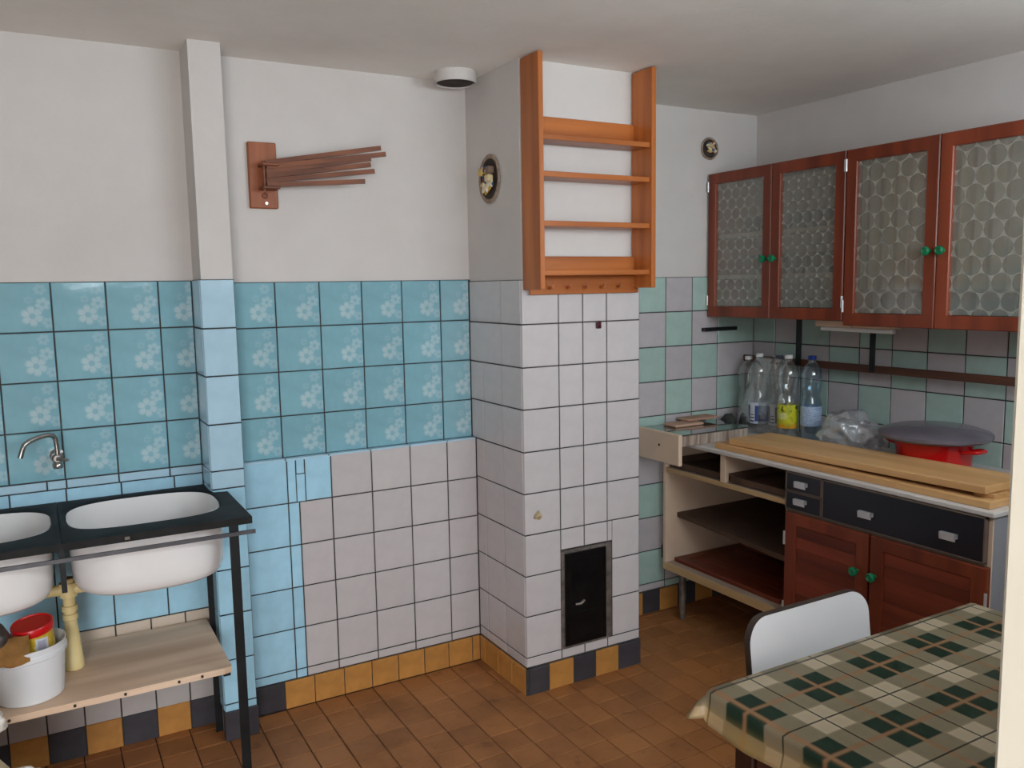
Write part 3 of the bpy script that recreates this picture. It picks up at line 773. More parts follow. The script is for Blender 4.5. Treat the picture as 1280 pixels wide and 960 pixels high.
# ------------------------------------------------------------------ wooden drying rack on the wall
rk = thing('drying_rack', 'wooden wall rack with fanned-out drying rods on a red-brown plate', 'drying rack', (1.025, .02, 1.855))
MB().box(.983, 1.076, .021, .0405, 1.748, 1.964, .003).build('wall_plate', M['plate'], rk)
MB().box(1.012, 1.068, -.045, .021, 1.880, 1.890, .002).build('bracket', M['rack'], rk)
MB().box(1.012, 1.068, -.045, .021, 1.806, 1.815, .002).build('bracket', M['rack'], rk)
MB().cyl((1.022, -.022, 1.80), (1.022, -.022, 1.896), .006, n=12).build('pivot_pin', M['rack'], rk, smooth=True)
MB().lathe([(.011, 0), (.010, .004), (.004, .006)], (1.032, .021, 1.790), 14, axis=(0, -1, 0)).build('button', M['rack'], rk, smooth=True)
MB().cyl((1.036, .021, 1.765), (1.036, .0185, 1.765), .005, n=12).build('screw', M['alu'], rk)
ends = [(1.402, 1.951, -.095), (1.417, 1.931, -.10), (1.367, 1.914, -.09), (1.355, 1.890, -.12), (1.375, 1.872, -.10), (1.347, 1.839, -.08)]
for k, (x, z, y) in enumerate(ends):
    z0 = 1.892 - k * .0145
    y0 = -.020 + (-.006 if k % 2 else .0)
    MB().bar((1.030, y0, z0), (x, y, z), .012, .0150).build('rod', M['rack'], rk)

# short flue stub hanging from the ceiling corner
vs = thing('flue_stub', 'short white flue collar hanging from the ceiling beside the chimney', 'flue pipe', (1.698, -.098, 2.170))
MB().lathe([(.073, 2.2305), (.075, 2.215), (.074, 2.190), (.070, 2.190), (.070, 2.2305)], (1.690, -.098, 0), 40, close=False).build('collar', M['paint'], vs, smooth=True)
MB().lathe([(.0695, 2.2305), (.0695, 2.198), (.060, 2.192), (.02, 2.1945)], (1.690, -.098, 0), 32).build('dark_opening_disc', M['dark_hole'], vs, smooth=True)  # dark disc near the rim, shade of the open pipe put into its colour

# open electrical boxes
WIRE = [(lin(206, 184, 130), .0055), (lin(70, 96, 130), .004), (lin(220, 210, 186), .005), (lin(60, 44, 36), .004), (lin(214, 170, 60), .0045), (lin(150, 60, 44), .0035)]
wire_m = [plain('wire_insulation', c, .5, var=.1) for c, r in WIRE]
def jbox(label, c, n, s1, ry, rz, count, seed):
    c = Vector(c); n = Vector(n); s1 = Vector(s1); rnd = random.Random(seed)
    b = thing('electrical_box', label, 'electrical box', c, 'open electrical boxes')
    mb = MB(); N = 28; rings = []
    for k, d in ((1.10, .001), (1.04, .006), (.92, .004), (.88, -.0005)):
        rings.append(mb.ring([c + s1 * (ry * k * (1 + .10 * noise.noise(Vector((math.cos(t) * 2 + seed, math.sin(t) * 2, k))))) * math.cos(t) + Vector((0, 0, 1)) * rz * k * math.sin(t) + n * d for t in [2 * math.pi * i / N for i in range(N)]]))
    for a, b2 in zip(rings, rings[1:]): mb.bridge(a, b2)
    mb.build('broken_plaster_edge', plain('crumbled_plaster', lin(150, 132, 116), .9, var=.3, scale=60), b, smooth=True)
    mb = MB(); r0 = mb.ring([c + s1 * ry * .93 * math.cos(t) + Vector((0, 0, 1)) * rz * .93 * math.sin(t) + n * .002 for t in [2 * math.pi * i / N for i in range(N)]])
    r1 = mb.ring([c + s1 * ry * .5 * math.cos(t) + Vector((0, 0, 1)) * rz * .5 * math.sin(t) + n * .0012 for t in [2 * math.pi * i / N for i in range(N)]])
    mb.bridge(r0, r1); mb.cap(r1); mb.build('box_void', M['dark_hole'], b)
    for k in range(count):
        m = wire_m[k % len(wire_m)]; rad = WIRE[k % len(WIRE)][1]
        pts = []
        a0 = rnd.uniform(0, 6.28)
        for q in range(6):
            a = a0 + q * rnd.uniform(.5, 1.1); rr_ = rnd.uniform(.15, .68)
            pts.append(c + s1 * ry * rr_ * math.cos(a) + Vector((0, 0, 1)) * rz * rr_ * math.sin(a) + n * (.006 + .014 * rnd.random()))
        MB().tube(pts, rad, 8).build('wire', m, b, smooth=True)
    return b
b1 = jbox('large oval junction box with tangled wires on the chimney side', (CH0 + .004, -.146, 1.860), (-1, 0, 0), (0, 1, 0), .072, .080, 9, 3)
for k, (dy, dz, col) in enumerate(((.030, .025, lin(208, 176, 96)), (-.020, .0, lin(214, 196, 148)), (-.028, .028, lin(120, 100, 84)))):
    MB().box(CH0 - .022, CH0 + .0, -.146 + dy - .016, -.146 + dy + .016, 1.86 + dz - .013, 1.86 + dz + .013, .004).build('terminal_block', plain('terminal_plastic', col, .5), b1)
jbox('small round wire hole high on the wall right of the chimney', (2.994, .024, 2.066), (0, -1, 0), (1, 0, 0), .046, .045, 9, 8)

# ------------------------------------------------------------------ spice shelf on the chimney
ss = thing('spice_shelf', 'honey pine spice rack with open shelves on the chimney breast', 'wall shelf', (2.04, CHY, 1.44))
SYB, SYF = CHY - .002, CHY - .118
for xa, xb in ((1.797, 1.816), (2.262, 2.281)):
    MB().box(xa, xb, SYF, SYB, 1.462, 2.226, .002).build('side_panel', M['pine'], ss)
for z in (1.962, 1.842, 1.681, 1.518):
    MB().box(1.816, 2.262, SYF + .012, SYB - .014 if z in (1.962, 1.518) else SYB, z - .009, z + .009, .0015).build('shelf', M['pine_h'], ss)
MB().box(1.816, 2.262, SYB - .013, SYB, 1.955, 2.045, .0015).build('back_rail', M['pine_h'], ss)
MB().box(1.816, 2.283, SYB - .014, SYB - .0085, 1.445, 1.576, .0015).build('back_rail', M['pine_h'], ss)
for k in range(5):
    x = 1.893 + k * .073
    MB().tube([(x, SYB - .0145, 1.468), (x, SYB - .028, 1.466), (x, SYB - .038, 1.470), (x, SYB - .040, 1.480)], [.0045, .004, .004, .0035], 8).build('peg_hook', M['pine_h'], ss, smooth=True)

# soot door
sd = thing('soot_door', 'black iron soot door in a worn frame low on the chimney', 'soot door', (2.05, CHY, .139))
for a, b, c, d in ((1.941, 1.955, .139, .512), (2.136, 2.166, .139, .512), (1.955, 2.136, .139, .150), (1.955, 2.136, .500, .512)):
    MB().box(a, b, CHY - .004, CHY + .005, c, d, .002).build('frame_bar', M['frame_metal'], sd)
dr = MB().box(1.953, 2.138, CHY - .010, CHY + .004, .148, .502, .003).build('door_leaf', M['soot'], sd)
MB().box(1.975, 2.115, CHY - .0125, CHY - .0095, .30, .475, .002).build('raised_panel', M['soot'], sd)
MB().box(1.975, 2.115, CHY - .0125, CHY - .0095, .172, .275, .002).build('raised_panel', M['soot'], sd)
MB().tube([(1.995, CHY - .014, .306), (2.012, CHY - .022, .309), (2.032, CHY - .016, .316)], .005, 8).build('latch', M['frame_metal'], sd, smooth=True)
hk = MB(); hk.box(2.099, 2.121, CHY - .010, CHY - .0005, 1.318, 1.345, .003)
hk.cyl((2.110, CHY - .010, 1.326), (2.110, CHY - .018, 1.324), .003, n=8)
tag(hk.build('wall_hook', plain('maroon_plastic', lin(70, 22, 36), .35)), 'tiny square maroon hook stuck on a white chimney tile', 'hook')
pt = MB().blob((1.844, CHY - .001, .660), .016, .003, .016, 3, .4, 90, 2).build('plaster_scar', plain('old_plaster', lin(168, 150, 116), .9, var=.4, scale=120), wc, smooth=True)

def frame_mesh(xa, xb, y0, y1, z0, z1, st, sb=None):
    """rectangular door frame in the plane x = const, one connected mesh"""
    sb = sb or st; y0, y1 = min(y0, y1), max(y0, y1); mb = MB(); bv = .003
    def loop(x, d, dz): return mb.ring([(x, y0 + d, z0 + dz), (x, y1 - d, z0 + dz), (x, y1 - d, z1 - dz), (x, y0 + d, z1 - dz)])
    L = [loop(xb, 0, 0), loop(xa + bv, 0, 0), loop(xa, bv, bv), loop(xa, st - bv, sb - bv), loop(xa + bv, st, sb), loop(xb, st, sb)]
    for a, b in zip(L, L[1:] + L[:1]): mb.bridge(a, b)
    return mb
# ------------------------------------------------------------------ wall cabinets
def knob(y, z, x, parent):
    return MB().lathe([(.007, 0), (.006, .008), (.013, .014), (.016, .020), (.0155, .026), (.010, .030), (.009, .0285), (.004, .0285)], (x, y, z), 20, axis=(-1, 0, 0)).build('knob', M['green_knob'], parent, smooth=True)
def wall_cabinet(label, ya, yb, zb, zt, split, shelves, glass):
    cab = thing('wall_cabinet', label, 'wall cabinet', (3.13, (ya + yb) / 2, zb), 'wall cabinets with patterned glass doors')
    X0, X1 = 3.001, 3.275
    MB().box(X0, X1, ya, ya - .016, zb, zt).build('side_panel', M['mahogany_v'], cab)
    MB().box(X0, X1, yb, yb + .016, zb, zt).build('side_panel', M['mahogany_v'], cab)
    MB().box(X0, X1, ya - .016, yb + .016, zb, zb + .016).build('bottom_panel', M['mahogany_h'], cab)
    MB().box(X0, X1, ya - .016, yb + .016, zt - .016, zt).build('top_panel', M['mahogany_h'], cab)
    MB().box(X1 - .006, X1, ya - .016, yb + .016, zb + .016, zt - .016).build('back_panel', M['cab_inside'], cab)
    for z in shelves: MB().box(X0 + .03, X1 - .006, ya - .016, yb + .016, z - .008, z + .008).build('shelf', M['cab_inside'], cab)
    for (a, b, kn) in ((ya, split, 'r'), (split, yb, 'l')):
        a2, b2 = a - .0012, b + .0012; XA, XB = 2.980, 3.000; st = .046
        # stiles and rails
        fr = frame_mesh(XA, XB, a2, b2, zb - .002, zt, st).build('door', M['mahogany_v'], cab)
        MB().box(XA + .009, XA + .013, a2 - st + .001, b2 + st - .001, zb + st, zt - st).build('glass_pane', glass, fr)
        yk = (b2 + .024) if kn == 'r' else (a2 - .024)
        knob(yk, 1.570, XA, fr)
        yh = a2 if kn == 'r' else b2
        for z in (zb + .07, zt - .055):
            MB().cyl((XA - .002, yh, z - .022), (XA - .002, yh, z + .022), .0045, n=10).build('hinge', M['alu'], fr, smooth=True)
    return cab
c1 = wall_cabinet('glass-fronted wall cabinet in the corner, with shelves of dishes inside', .014, -.718, 1.326, 1.952, -.357, (1.50, 1.68), M['pattern_glass'])
c2 = wall_cabinet('glass-fronted wall cabinet with a beige curtain inside, next to the corner one', -.720, -1.462, 1.310, 1.952, -1.091, (), M['pattern_glass_large'])
# beige curtain hanging inside the second cabinet
cu = MB(); prev = None
for i in range(81):
    y = -.742 - i * .0087; x = 3.045 + .010 * math.sin(i * .95)
    pr_ = (cu.bm.verts.new((x, y, 1.44)), cu.bm.verts.new((x, y, 1.925)))
    if prev: cu.bm.faces.new((prev[0], pr_[0], pr_[1], prev[1]))
    prev = pr_
bmesh.ops.solidify(cu.bm, geom=list(cu.bm.faces), thickness=.0015)
cu.build('curtain', plain('beige_curtain', lin(198, 184, 160), .8, var=.05), c2, smooth=True)
cup_m = plain('dark_crockery', lin(40, 40, 46), .3, var=.2, scale=20)
def cup(x, y, z, r, h, label, grp, cat='cup'):
    o = MB().lathe([(r * .6, 0), (r * .65, .004), (r * .95, h * .5), (r, h), (r * .92, h), (r * .86, h * .5), (r * .55, .008)], (x, y, z), 20).build('cup' if cat == 'cup' else 'bowl', cup_m, smooth=True)
    return tag(o, label, cat, grp)
for k in range(7): cup(3.16, -.08 - k * .092, 1.689, .038, .075, 'dark cup on the top shelf inside the corner wall cabinet', 'cups on the top shelf of the corner cabinet')
for k in range(7): cup(3.15, -.075 - k * .092, 1.509, .041, .085, 'dark cup on the middle shelf inside the corner wall cabinet', 'cups on the middle shelf of the corner cabinet')
for k in range(5): cup(3.15, -.11 - k * .125, 1.343, .055, .06, 'dark bowl on the bottom of the corner wall cabinet', 'bowls on the bottom of the corner cabinet', 'bowl')
for k in range(5): cup(3.13, -.81 - k * .135, 1.327, .06, .10, 'dark bowl below the curtain inside the wall cabinet', 'bowls under the cabinet curtain', 'bowl')

# lamp under the cabinets, hanging rail, black strip
lp = thing('under_cabinet_lamp', 'slim cream strip lamp under the wall cabinets, switched off', 'lamp', (3.06, -.72, 1.283))
MB().box(3.035, 3.085, -.545, -.715, 1.297, 1.3235, .004).build('lamp_base', M['cab_white'], lp)
MB().box(3.035, 3.085, -.722, -.90, 1.297, 1.3085, .004).build('lamp_base', M['cab_white'], lp)
MB().cyl((3.060, -.560, 1.289), (3.060, -.885, 1.286), .009, n=16).build('tube_cover', M['white_plastic'], lp, smooth=True)
hr = thing('hanging_rail', 'red-brown wooden rail hung on dark metal straps under the cabinets', 'rail', (3.21, -.65, 1.109))
MB().box(3.205, 3.225, .0150, -1.42, 1.109, 1.139, .003).build('rail_bar', wood('dark_rail_wood', lin(70, 42, 32), lin(112, 70, 52), 'Y', .8, .5), hr)
for y, zt in ((-.315, 1.3255), (-.687, 1.3255), (-1.27, 1.3095)):
    MB().box(3.200, 3.2045, y - .013, y + .013, 1.115, zt, .001).build('strap', M['iron'], hr)
bs = MB(); bs.box(2.950, 3.150, -.004, .0185, 1.258, 1.274, .002)
tag(bs.build('tool_strip', M['iron']), 'narrow black strip fixed to the mint tiles below the corner cabinet', 'strip')

# ------------------------------------------------------------------ base cabinet
bc = thing('base_cabinet', 'long kitchen base cabinet, left half open and right half with mahogany doors', 'base cabinet', (2.98, -.75, 0))
XF, XB = 2.700, 3.270
def P(name, m, *b, bev=.0015, parent=None): return MB().box(*b, bev).build(name, M[m], parent or bc)
P('side_panel', 'cab_white', XF, XB, -.022, -.040, .210, .790)
P('partition', 'cab_white', XF, XB, -.722, -.738, .244, .790)
P('side_panel', 'grey_panel', XF + .004, XB, -1.478, -1.494, .210, .790)
P('edge_strip', 'cab_white', XF, XF + .004, -1.476, -1.494, .210, .790)
P('back_panel', 'hardboard', XB - .006, XB, -.040, -1.478, .244, .790)
P('bottom_panel', 'cab_inside', XF + .006, XB, -.022, -1.494, .212, .243)
P('front_edge', 'edge', XF - .001, XF + .006, -.022, -.722, .211, .244)
P('drawer_rail', 'cab_inside', XF + .005, XB - .006, -.040, -.722, .656, .675)
P('front_edge', 'edge', XF, XF + .005, -.040, -.722, .656, .675)
P('drawer_divider', 'cab_white', XF, XB - .006, -.376, -.404, .675, .790)
P('worktop', 'worktop', XF - .016, 3.274, -.016, -1.505, .790, .8065, bev=.003)
ms = MB(); za, zb_ = .462, .428
vv = [(2.765, -.041, za), (3.262, -.041, za), (3.262, -.721, zb_), (2.765, -.721, zb_)]
a = ms.ring(vv); b = ms.ring([(x, y, z - .020) for x, y, z in vv]); ms.bridge(a, b); ms.cap(a); ms.cap(b, True)
ms.build('middle_shelf', M['hardboard'], bc)
# pulled drawer trays inside the open bays
def tray(ya, yb, x0):
    t_ = MB(); t_.box(x0, XB - .03, ya, yb, .680, .686); t_.box(x0, x0 + .010, ya, yb, .686, .705); t_.box(x0, XB - .03, ya, ya - .008, .686, .715); t_.box(x0, XB - .03, yb + .008, yb, .686, .715)
    t_.build('drawer_tray', M['hardboard'], bc)
tray(-.412, -.716, 2.715); tray(-.048, -.370, 2.715)
for x, y in ((2.735, -.115), (2.735, -.75), (2.735, -1.44), (3.20, -.115), (3.20, -.75), (3.20, -1.44)):
    MB().cyl((x, y, 0), (x, y, .212), .013, .016, n=16).build('leg', M['iron'] if x > 3 else M['frame_metal'], bc, smooth=True)
MB().box(2.703, 2.722, -.008, -.0225, .255, .315, .002).build('hinge', M['iron'], bc)
# drawers
def pull(y, z, parent):
    mb = MB(); mb.box(XF - .030, XF - .017, y - .026, y + .026, z + .006, z + .010, .001); mb.box(XF - .032, XF - .029, y - .026, y + .026, z - .012, z + .010, .001)
    mb.box(XF - .032, XF - .017, y - .026, y - .023, z - .004, z + .010); mb.box(XF - .032, XF - .017, y + .023, y + .026, z - .004, z + .010)
    mb.build('pull_handle', M['alu'], parent)
def drawer(ya, yb, z0, z1, pulls):
    d = P('drawer_front', 'navy', XF - .018, XF - .001, ya - .004, yb + .004, z0 + .003, z1 - .003, bev=.002)
    for a_, b_, c_, e_ in ((ya, yb, z1 - .004, z1), (ya, yb, z0, z0 + .004), (ya, ya - .005, z0, z1), (yb + .005, yb, z0, z1)):
        P('bead', 'bead', XF - .0195, XF - .001, a_, b_, c_, e_, bev=.0005, parent=d)
    for y, z in pulls: pull(y, z, d)
drawer(-.735, -.897, .720, .788, ((-.810, .751),)); drawer(-.735, -.897, .650, .718, ((-.808, .687),))
drawer(-.899, -1.482, .650, .788, ((-1.082, .706), (-1.373, .708)))
P('rail', 'bead', XF - .012, XF, -.735, -1.482, .640, .650)
# doors of horizontal boards in a mahogany frame
def base_door(ya, yb, z0, z1, ky):
    XA, XB_ = XF - .020, XF - .001; st = .050
    d = frame_mesh(XA, XB_, ya, yb, z0, z1, st, .045).build('door', M['mahogany_v'], bc)
    n = 8; h = (z1 - z0 - .09) / n
    for k in range(n):
        za_ = z0 + .045 + k * h
        MB().box(XA + .006, XB_ - .002, ya - st, yb + st, za_ + .0002, za_ + h - .0002, .0005).build('slat', M['slat'], d)
    knob(ky, .506, XA, d)
    yh = ya if abs(ky - yb) < abs(ky - ya) else yb
    for z in (z0 + .06, z1 - .10): MB().cyl((XA - .001, yh, z - .025), (XA - .001, yh, z + .025), .0045, n=8).build('hinge', M['alu'], d, smooth=True)
base_door(-.736, -1.093, .214, .640, -1.053); base_door(-1.100, -1.493, .214, .640, -1.122)

# loose mahogany door lying on the bottom board
ld = thing('loose_cabinet_door', 'loose mahogany slatted door lying flat inside the open base cabinet', 'cabinet door', (2.95, -.36, .2435))
for xa, xb in ((2.742, 2.790), (3.120, 3.170)): MB().box(xa, xb, -.050, -.660, .2436, .262, .003).build('stile', M['mahogany_h'], ld)
MB().box(2.790, 3.120, -.050, -.098, .2436, .2612, .002).build('rail', M['rack'], ld); MB().box(2.790, 3.120, -.612, -.660, .2436, .2612, .002).build('rail', M['rack'], ld)
for k in range(7): MB().box(2.790 + k * .0471, 2.790 + (k + 1) * .0471 - .001, -.098, -.612, .2445, .256, .001).build('slat', M['slat'], ld)

# drawer box with glass sheet standing proud at the left end
db = thing('pulled_out_drawer', 'pale drawer box pulled out over the left end of the worktop', 'drawer', (2.75, -.13, .73))
MB().box(2.590, 2.610, .012, -.253, .727, .858, .003).build('drawer_front', M['cab_white'], db)
MB().cyl((2.590, -.128, .800), (2.5885, -.128, .800), .0055, n=12).build('screw_hole', M['dark_hole'], db)
MB().box(2.610, 2.98, -.238, -.250, .808, .850).build('drawer_side', wood('striped_side', lin(120, 96, 82), lin(196, 184, 172), 'Z', 3.0, .6), db)
MB().box(2.610, 2.98, .010, -.002, .808, .850).build('drawer_side', M['cab_inside'], db)
MB().box(2.610, 2.98, -.002, -.238, .808, .814).build('drawer_floor', M['hardboard'], db)
MB().box(2.968, 2.98, -.002, -.238, .814, .850).build('drawer_back', M['cab_inside'], db)
gs = MB().box(2.6105, 3.000, .012, -.251, .8515, .8565, .001).build('glass_sheet', M['glass_sheet']); tag(gs, 'greenish sheet of glass lying on the pulled-out drawer', 'glass sheet')
for k, (bx, lab) in enumerate((((2.70, 2.86, -.020, -.105), 'pinkish wooden cutting board on the glass sheet, nearer the drawer front'), ((2.80, 2.975, .006, -.070), 'long wooden cutting board on the glass sheet, towards the corner'))):
    o = MB().box(bx[0], bx[1], bx[2], bx[3], .857 + k * .013, .869 + k * .013, .004, 2).build('cutting_board', wood('worn_board_%d' % k, lin(170, 130, 108), lin(206, 168, 146), 'X', .8, .6)); tag(o, lab, 'cutting board', 'cutting boards on the glass sheet')
o = MB().blob((3.065, -.045, .842), .028, .030, .036, 3, .35, 30, 6).build('dark_sponge', plain('dark_sponge', lin(48, 52, 46), .8, var=.3, scale=40, bump=.4), smooth=True); tag(o, 'dark crumpled sponge in the corner beside the bottles', 'sponge')

# planks
o = MB().box(2.708, 2.925, -.335, -1.476, .8068, .829, .002).build('plank', M['plank']); tag(o, 'lower pale plank lying along the worktop edge', 'plank', 'planks on the worktop')
pk = MB(); pk.box(2.727, 2.960, -.395, -1.450, .8295, .8535, .002)
for v in pk.bm.verts: v.co.z += .014 * (-.395 - v.co.y) / 1.055          # its far end is propped on the batten
o = pk.build('plank', M['plank']); tag(o, 'upper wider plank stacked on the other plank', 'plank', 'planks on the worktop')
o = MB().box(2.752, 2.935, -1.400, -1.462, .8292, .8422, .001).build('batten', M['plank']); tag(o, 'short batten propping up the end of the upper plank', 'batten')

# ------------------------------------------------------------------ bottles
def bottle(x, y, z, H, r, mat, cap_col, lab_mat, label, lz=(.04, .145), waist=True):
    b = thing('plastic_bottle', label, 'bottle', (x, y, z), 'empty plastic bottles on the worktop')
    pr_ = [(r * .55, 0), (r * .92, .006), (r, .022), (r, H * .42), (r * .97, H * .46)]
    if waist: pr_ += [(r * .80, H * .52), (r * .78, H * .56), (r * .93, H * .61), (r * 1.0, H * .67), (r * 1.02, H * .74), (r * .96, H * .81)]
    else: pr_ += [(r, H * .62), (r * .98, H * .72)]
    pr_ += [(r * .78, H * .865), (r * .48, H * .905), (.0145, H * .93), (.0145, H * .95), (.017, H * .952), (.017, H * .957), (.013, H * .96), (.013, H * .975)]
    MB().lathe(pr_, (x, y, z), 28).build('bottle_body', mat, b, smooth=True)
    MB().lathe([(.0155, H * .955), (.0165, H * .96), (.0165, H * .995), (.0145, H)], (x, y, z), 20).build('cap', plain('bottle_cap', cap_col, .35), b, smooth=True)
    if lab_mat: MB().lathe([(r * 1.012, lz[0]), (r * 1.018, lz[0] + .002), (r * 1.018, lz[1] - .002), (r * 1.012, lz[1])], (x, y, z), 28, close=False).build('label', lab_mat, b, smooth=True)
    return b
def label_blue(name):
    t = NT(name); x_, y_, z_ = t.xyz(t.coord('Object'))
    band = t.ramp(t.math('ABSOLUTE', t.math('ADD', z_, .002)), .036, .034)
    c_ = t.mix(band, lin(190, 200, 216), lin(46, 74, 132))
    blk = t.math('MULTIPLY', t.ramp(t.math('ABSOLUTE', t.math('ADD', y_, .004)), .014, .012), t.ramp(t.math('ABSOLUTE', t.math('SUBTRACT', z_, .004)), .040, .038))
    c_ = t.mix(blk, c_, lin(206, 208, 216))
    bars = t.math('MULTIPLY', t.ramp(t.math('ABSOLUTE', t.math('ADD', y_, .004)), .011, .009), t.ramp(t.math('ABSOLUTE', t.math('SUBTRACT', t.math('FRACT', t.math('MULTIPLY', z_, 70.0)), .5)), .22, .15))
    bars = t.math('MULTIPLY', bars, t.ramp(z_, -.004, -.008)); c_ = t.mix(bars, c_, lin(40, 42, 60))
    return t.set(c_, .4)
def label_yellow(name):
    t = NT(name); v = t.coord('Object'); x_, y_, z_ = t.xyz(v)
    c_ = t.mix(t.ramp(z_, -.02, -.045), lin(206, 202, 40), lin(222, 150, 34))
    n1 = t.ramp(t.noise(v, 55, 2), .50, .58); c_ = t.mix(t.math('MULTIPLY', n1, .6), c_, lin(150, 168, 44))
    lf = t.math('MULTIPLY', t.ramp(t.noise(v, 38, 1), .56, .60), t.ramp(z_, .018, .028)); c_ = t.mix(lf, c_, lin(52, 78, 34))
    yy = t.math('ADD', y_, .008)
    g1 = t.math('MULTIPLY', t.ramp(t.math('ABSOLUTE', yy), .019, .017), t.ramp(t.math('ABSOLUTE', t.math('SUBTRACT', z_, .002)), .015, .013))
    ln = t.ramp(t.math('ABSOLUTE', t.math('SUBTRACT', t.math('FRACT', t.math('MULTIPLY', yy, 160.0)), .5)), .30, .2)
    c_ = t.mix(t.math('MULTIPLY', g1, ln), c_, lin(236, 234, 190))
    return t.set(c_, .4)
def label_pale(name):
    t = NT(name); v = t.coord('Object'); x_, y_, z_ = t.xyz(v)
    n1 = t.ramp(t.noise(t.coord('Object', (1, 90, 260)), 1.0, 2), .48, .60)
    c_ = t.mix(t.math('MULTIPLY', n1, .55), lin(176, 196, 222), lin(98, 124, 168))
    return t.set(c_, .4)
LB, LY, LP = label_blue('blue_bottle_label'), label_yellow('lemon_bottle_label'), label_pale('pale_bottle_label')
WT, BLc = lin(226, 226, 228), lin(20, 52, 140)
ZW = .8066
bottle(3.120, -.172, ZW, .355, .044, M['clear'], WT, LB, 'clear bottle with a blue label and white cap, wrapped in film by the corner', (.045, .140))
bottle(3.148, -.262, ZW, .350, .043, M['clear'], lin(70, 74, 92), LB, 'clear bottle with a blue label standing between film and lemon bottle', (.045, .140))
bottle(3.105, -.352, ZW, .360, .043, M['clear'], WT, LY, 'clear bottle with a yellow lemon label and white cap', (.050, .150))
bottle(3.140, -.446, ZW, .360, .042, M['blue_clear'], BLc, LP, 'blue tinted bottle with a pale label and blue cap', (.068, .150))
bottle(3.148, -.078, ZW, .335, .043, M['clear'], WT, None, 'clear unlabelled bottle at the very corner behind the film', waist=True)
# film around the corner bottles
fm = MB(); rings = []; N = 40
for k in range(19):
    q = k / 18; z = ZW + .002 + .335 * q
    rx = .060 - .020 * q; ry = .136 - .020 * q - .040 * max(0, q - .55) / .45
    cx_, cy_ = 3.142, -.168 - .055 * q
    bulge = 1 + .10 * math.sin(q * 7)
    rings.append(fm.ring([(cx_ + rx * bulge * math.cos(t) * (1 + .18 * noise.noise(Vector((math.cos(t) * 3, math.sin(t) * 3, q * 6)))), cy_ + ry * bulge * math.sin(t) * (1 + .16 * noise.noise(Vector((math.cos(t) * 3 + 7, math.sin(t) * 3, q * 6)))), z) for t in [2 * math.pi * i / N for i in range(N)]]))
for a, b in zip(rings, rings[1:]): fm.bridge(a, b)
o = fm.build('shrink_film', M['wrap'], smooth='all'); tag(o, 'clear crinkled shrink film around the bottles in the corner', 'plastic film')
o = MB().blob((3.085, -.690, .876), .085, .100, .078, 5, .34, 14, 2.0, True)
for v in o.bm.verts: v.co.z = max(v.co.z, ZW + .0005)
o = o.build('plastic_bag', M['bag'], smooth='all'); tag(o, 'crumpled clear plastic bag between the bottles and the red pot', 'plastic bag')

# red pot
pot = thing('red_pot', 'wide red enamel pot under a dark grey lid', 'pot', (3.078, -1.045, ZW))
PC = (3.082, -1.045, ZW)
MB().lathe([(.105, 0), (.116, .006), (.122, .03), (.126, .085), (.130, .100), (.134, .102), (.130, .104), (.122, .085), (.116, .03), (.10, .008)], PC, 48).build('pot_body', M['pot_red'], pot, smooth=True)
MB().lathe([(.132, .1045), (.178, .112), (.186, .120), (.186, .130), (.180, .136), (.140, .149), (.08, .157), (.0, .160)], PC, 56).build('lid', M['pot_lid'], pot, smooth=True)
for s_ in (-1, 1):
    yb_ = -1.045 + s_ * .124
    MB().tube([(3.050, yb_, ZW + .078), (3.046, yb_ + s_ * .030, ZW + .084), (3.060, yb_ + s_ * .050, ZW + .086), (3.100, yb_ + s_ * .050, ZW + .086), (3.114, yb_ + s_ * .030, ZW + .084), (3.110, yb_, ZW + .078)], .0075, 10).build('handle', M['pot_red'], pot, smooth=True)

# ------------------------------------------------------------------ chair
ch = thing('kitchen_chair', 'kitchen chair with pale laminate back pushed under the table', 'chair', (1.69, -1.86, 0))
def rounded(x0, x1, z0, z1, r, n=8):
    pts = []
    for cx_, cz_, a0 in ((x1 - r, z1 - r, 0), (x0 + r, z1 - r, 90), (x0 + r * .6, z0 + r * .6, 180), (x1 - r * .6, z0 + r * .6, 270)):
        rr_ = r if a0 < 180 else r * .6
        for i in range(n + 1):
            a = R(a0 + 90 * i / n); pts.append((cx_ + rr_ * math.cos(a), cz_ + rr_ * math.sin(a)))
    return pts
pts = rounded(1.508, 1.858, .545, .815, .050)
def backy(x, z): return -1.700 + .10 * (z - .80) * 1.2 + .10 * ((x - 1.683) / .175) ** 2 * -.10
def back_face(k, dy, ksc): return [(1.683 + (x - 1.683) * k * ksc, backy(1.683 + (x - 1.683) * k, .68 + (z - .68) * k) + dy, .68 + (z - .68) * k * ksc) for x, z in pts]
KS = (1.0, .85, .7, .55, .4, .25, .1, .02)
mb = MB(); rg = [mb.ring(back_face(k, -.0105, 1.0)) for k in KS]
for a, b in zip(rg, rg[1:]): mb.bridge(a, b)
mb.cap(rg[-1]); mb.build('back_laminate', M['formica'], ch, smooth=True)
mb = MB(); rg = [mb.ring(back_face(k, -.0095, 1.010)) for k in KS]; rh = [mb.ring(back_face(k, .004, 1.010)) for k in KS]
for q in (rg, rh):
    for a, b in zip(q, q[1:]): mb.bridge(a, b)
    mb.cap(q[-1])
mb.bridge(rg[0], rh[0]); mb.build('backrest', M['dark_edge'], ch, smooth=True)
mb = MB(); sp = rounded(1.495, 1.871, -2.100, -1.735, .06)
a = mb.ring([(x, y, .452) for x, y in sp]); b = mb.ring([(x, y, .430) for x, y in sp]); mb.bridge(a, b); mb.cap(a); mb.cap(b, True); mb.build('seat', M['formica'], ch, smooth=True)
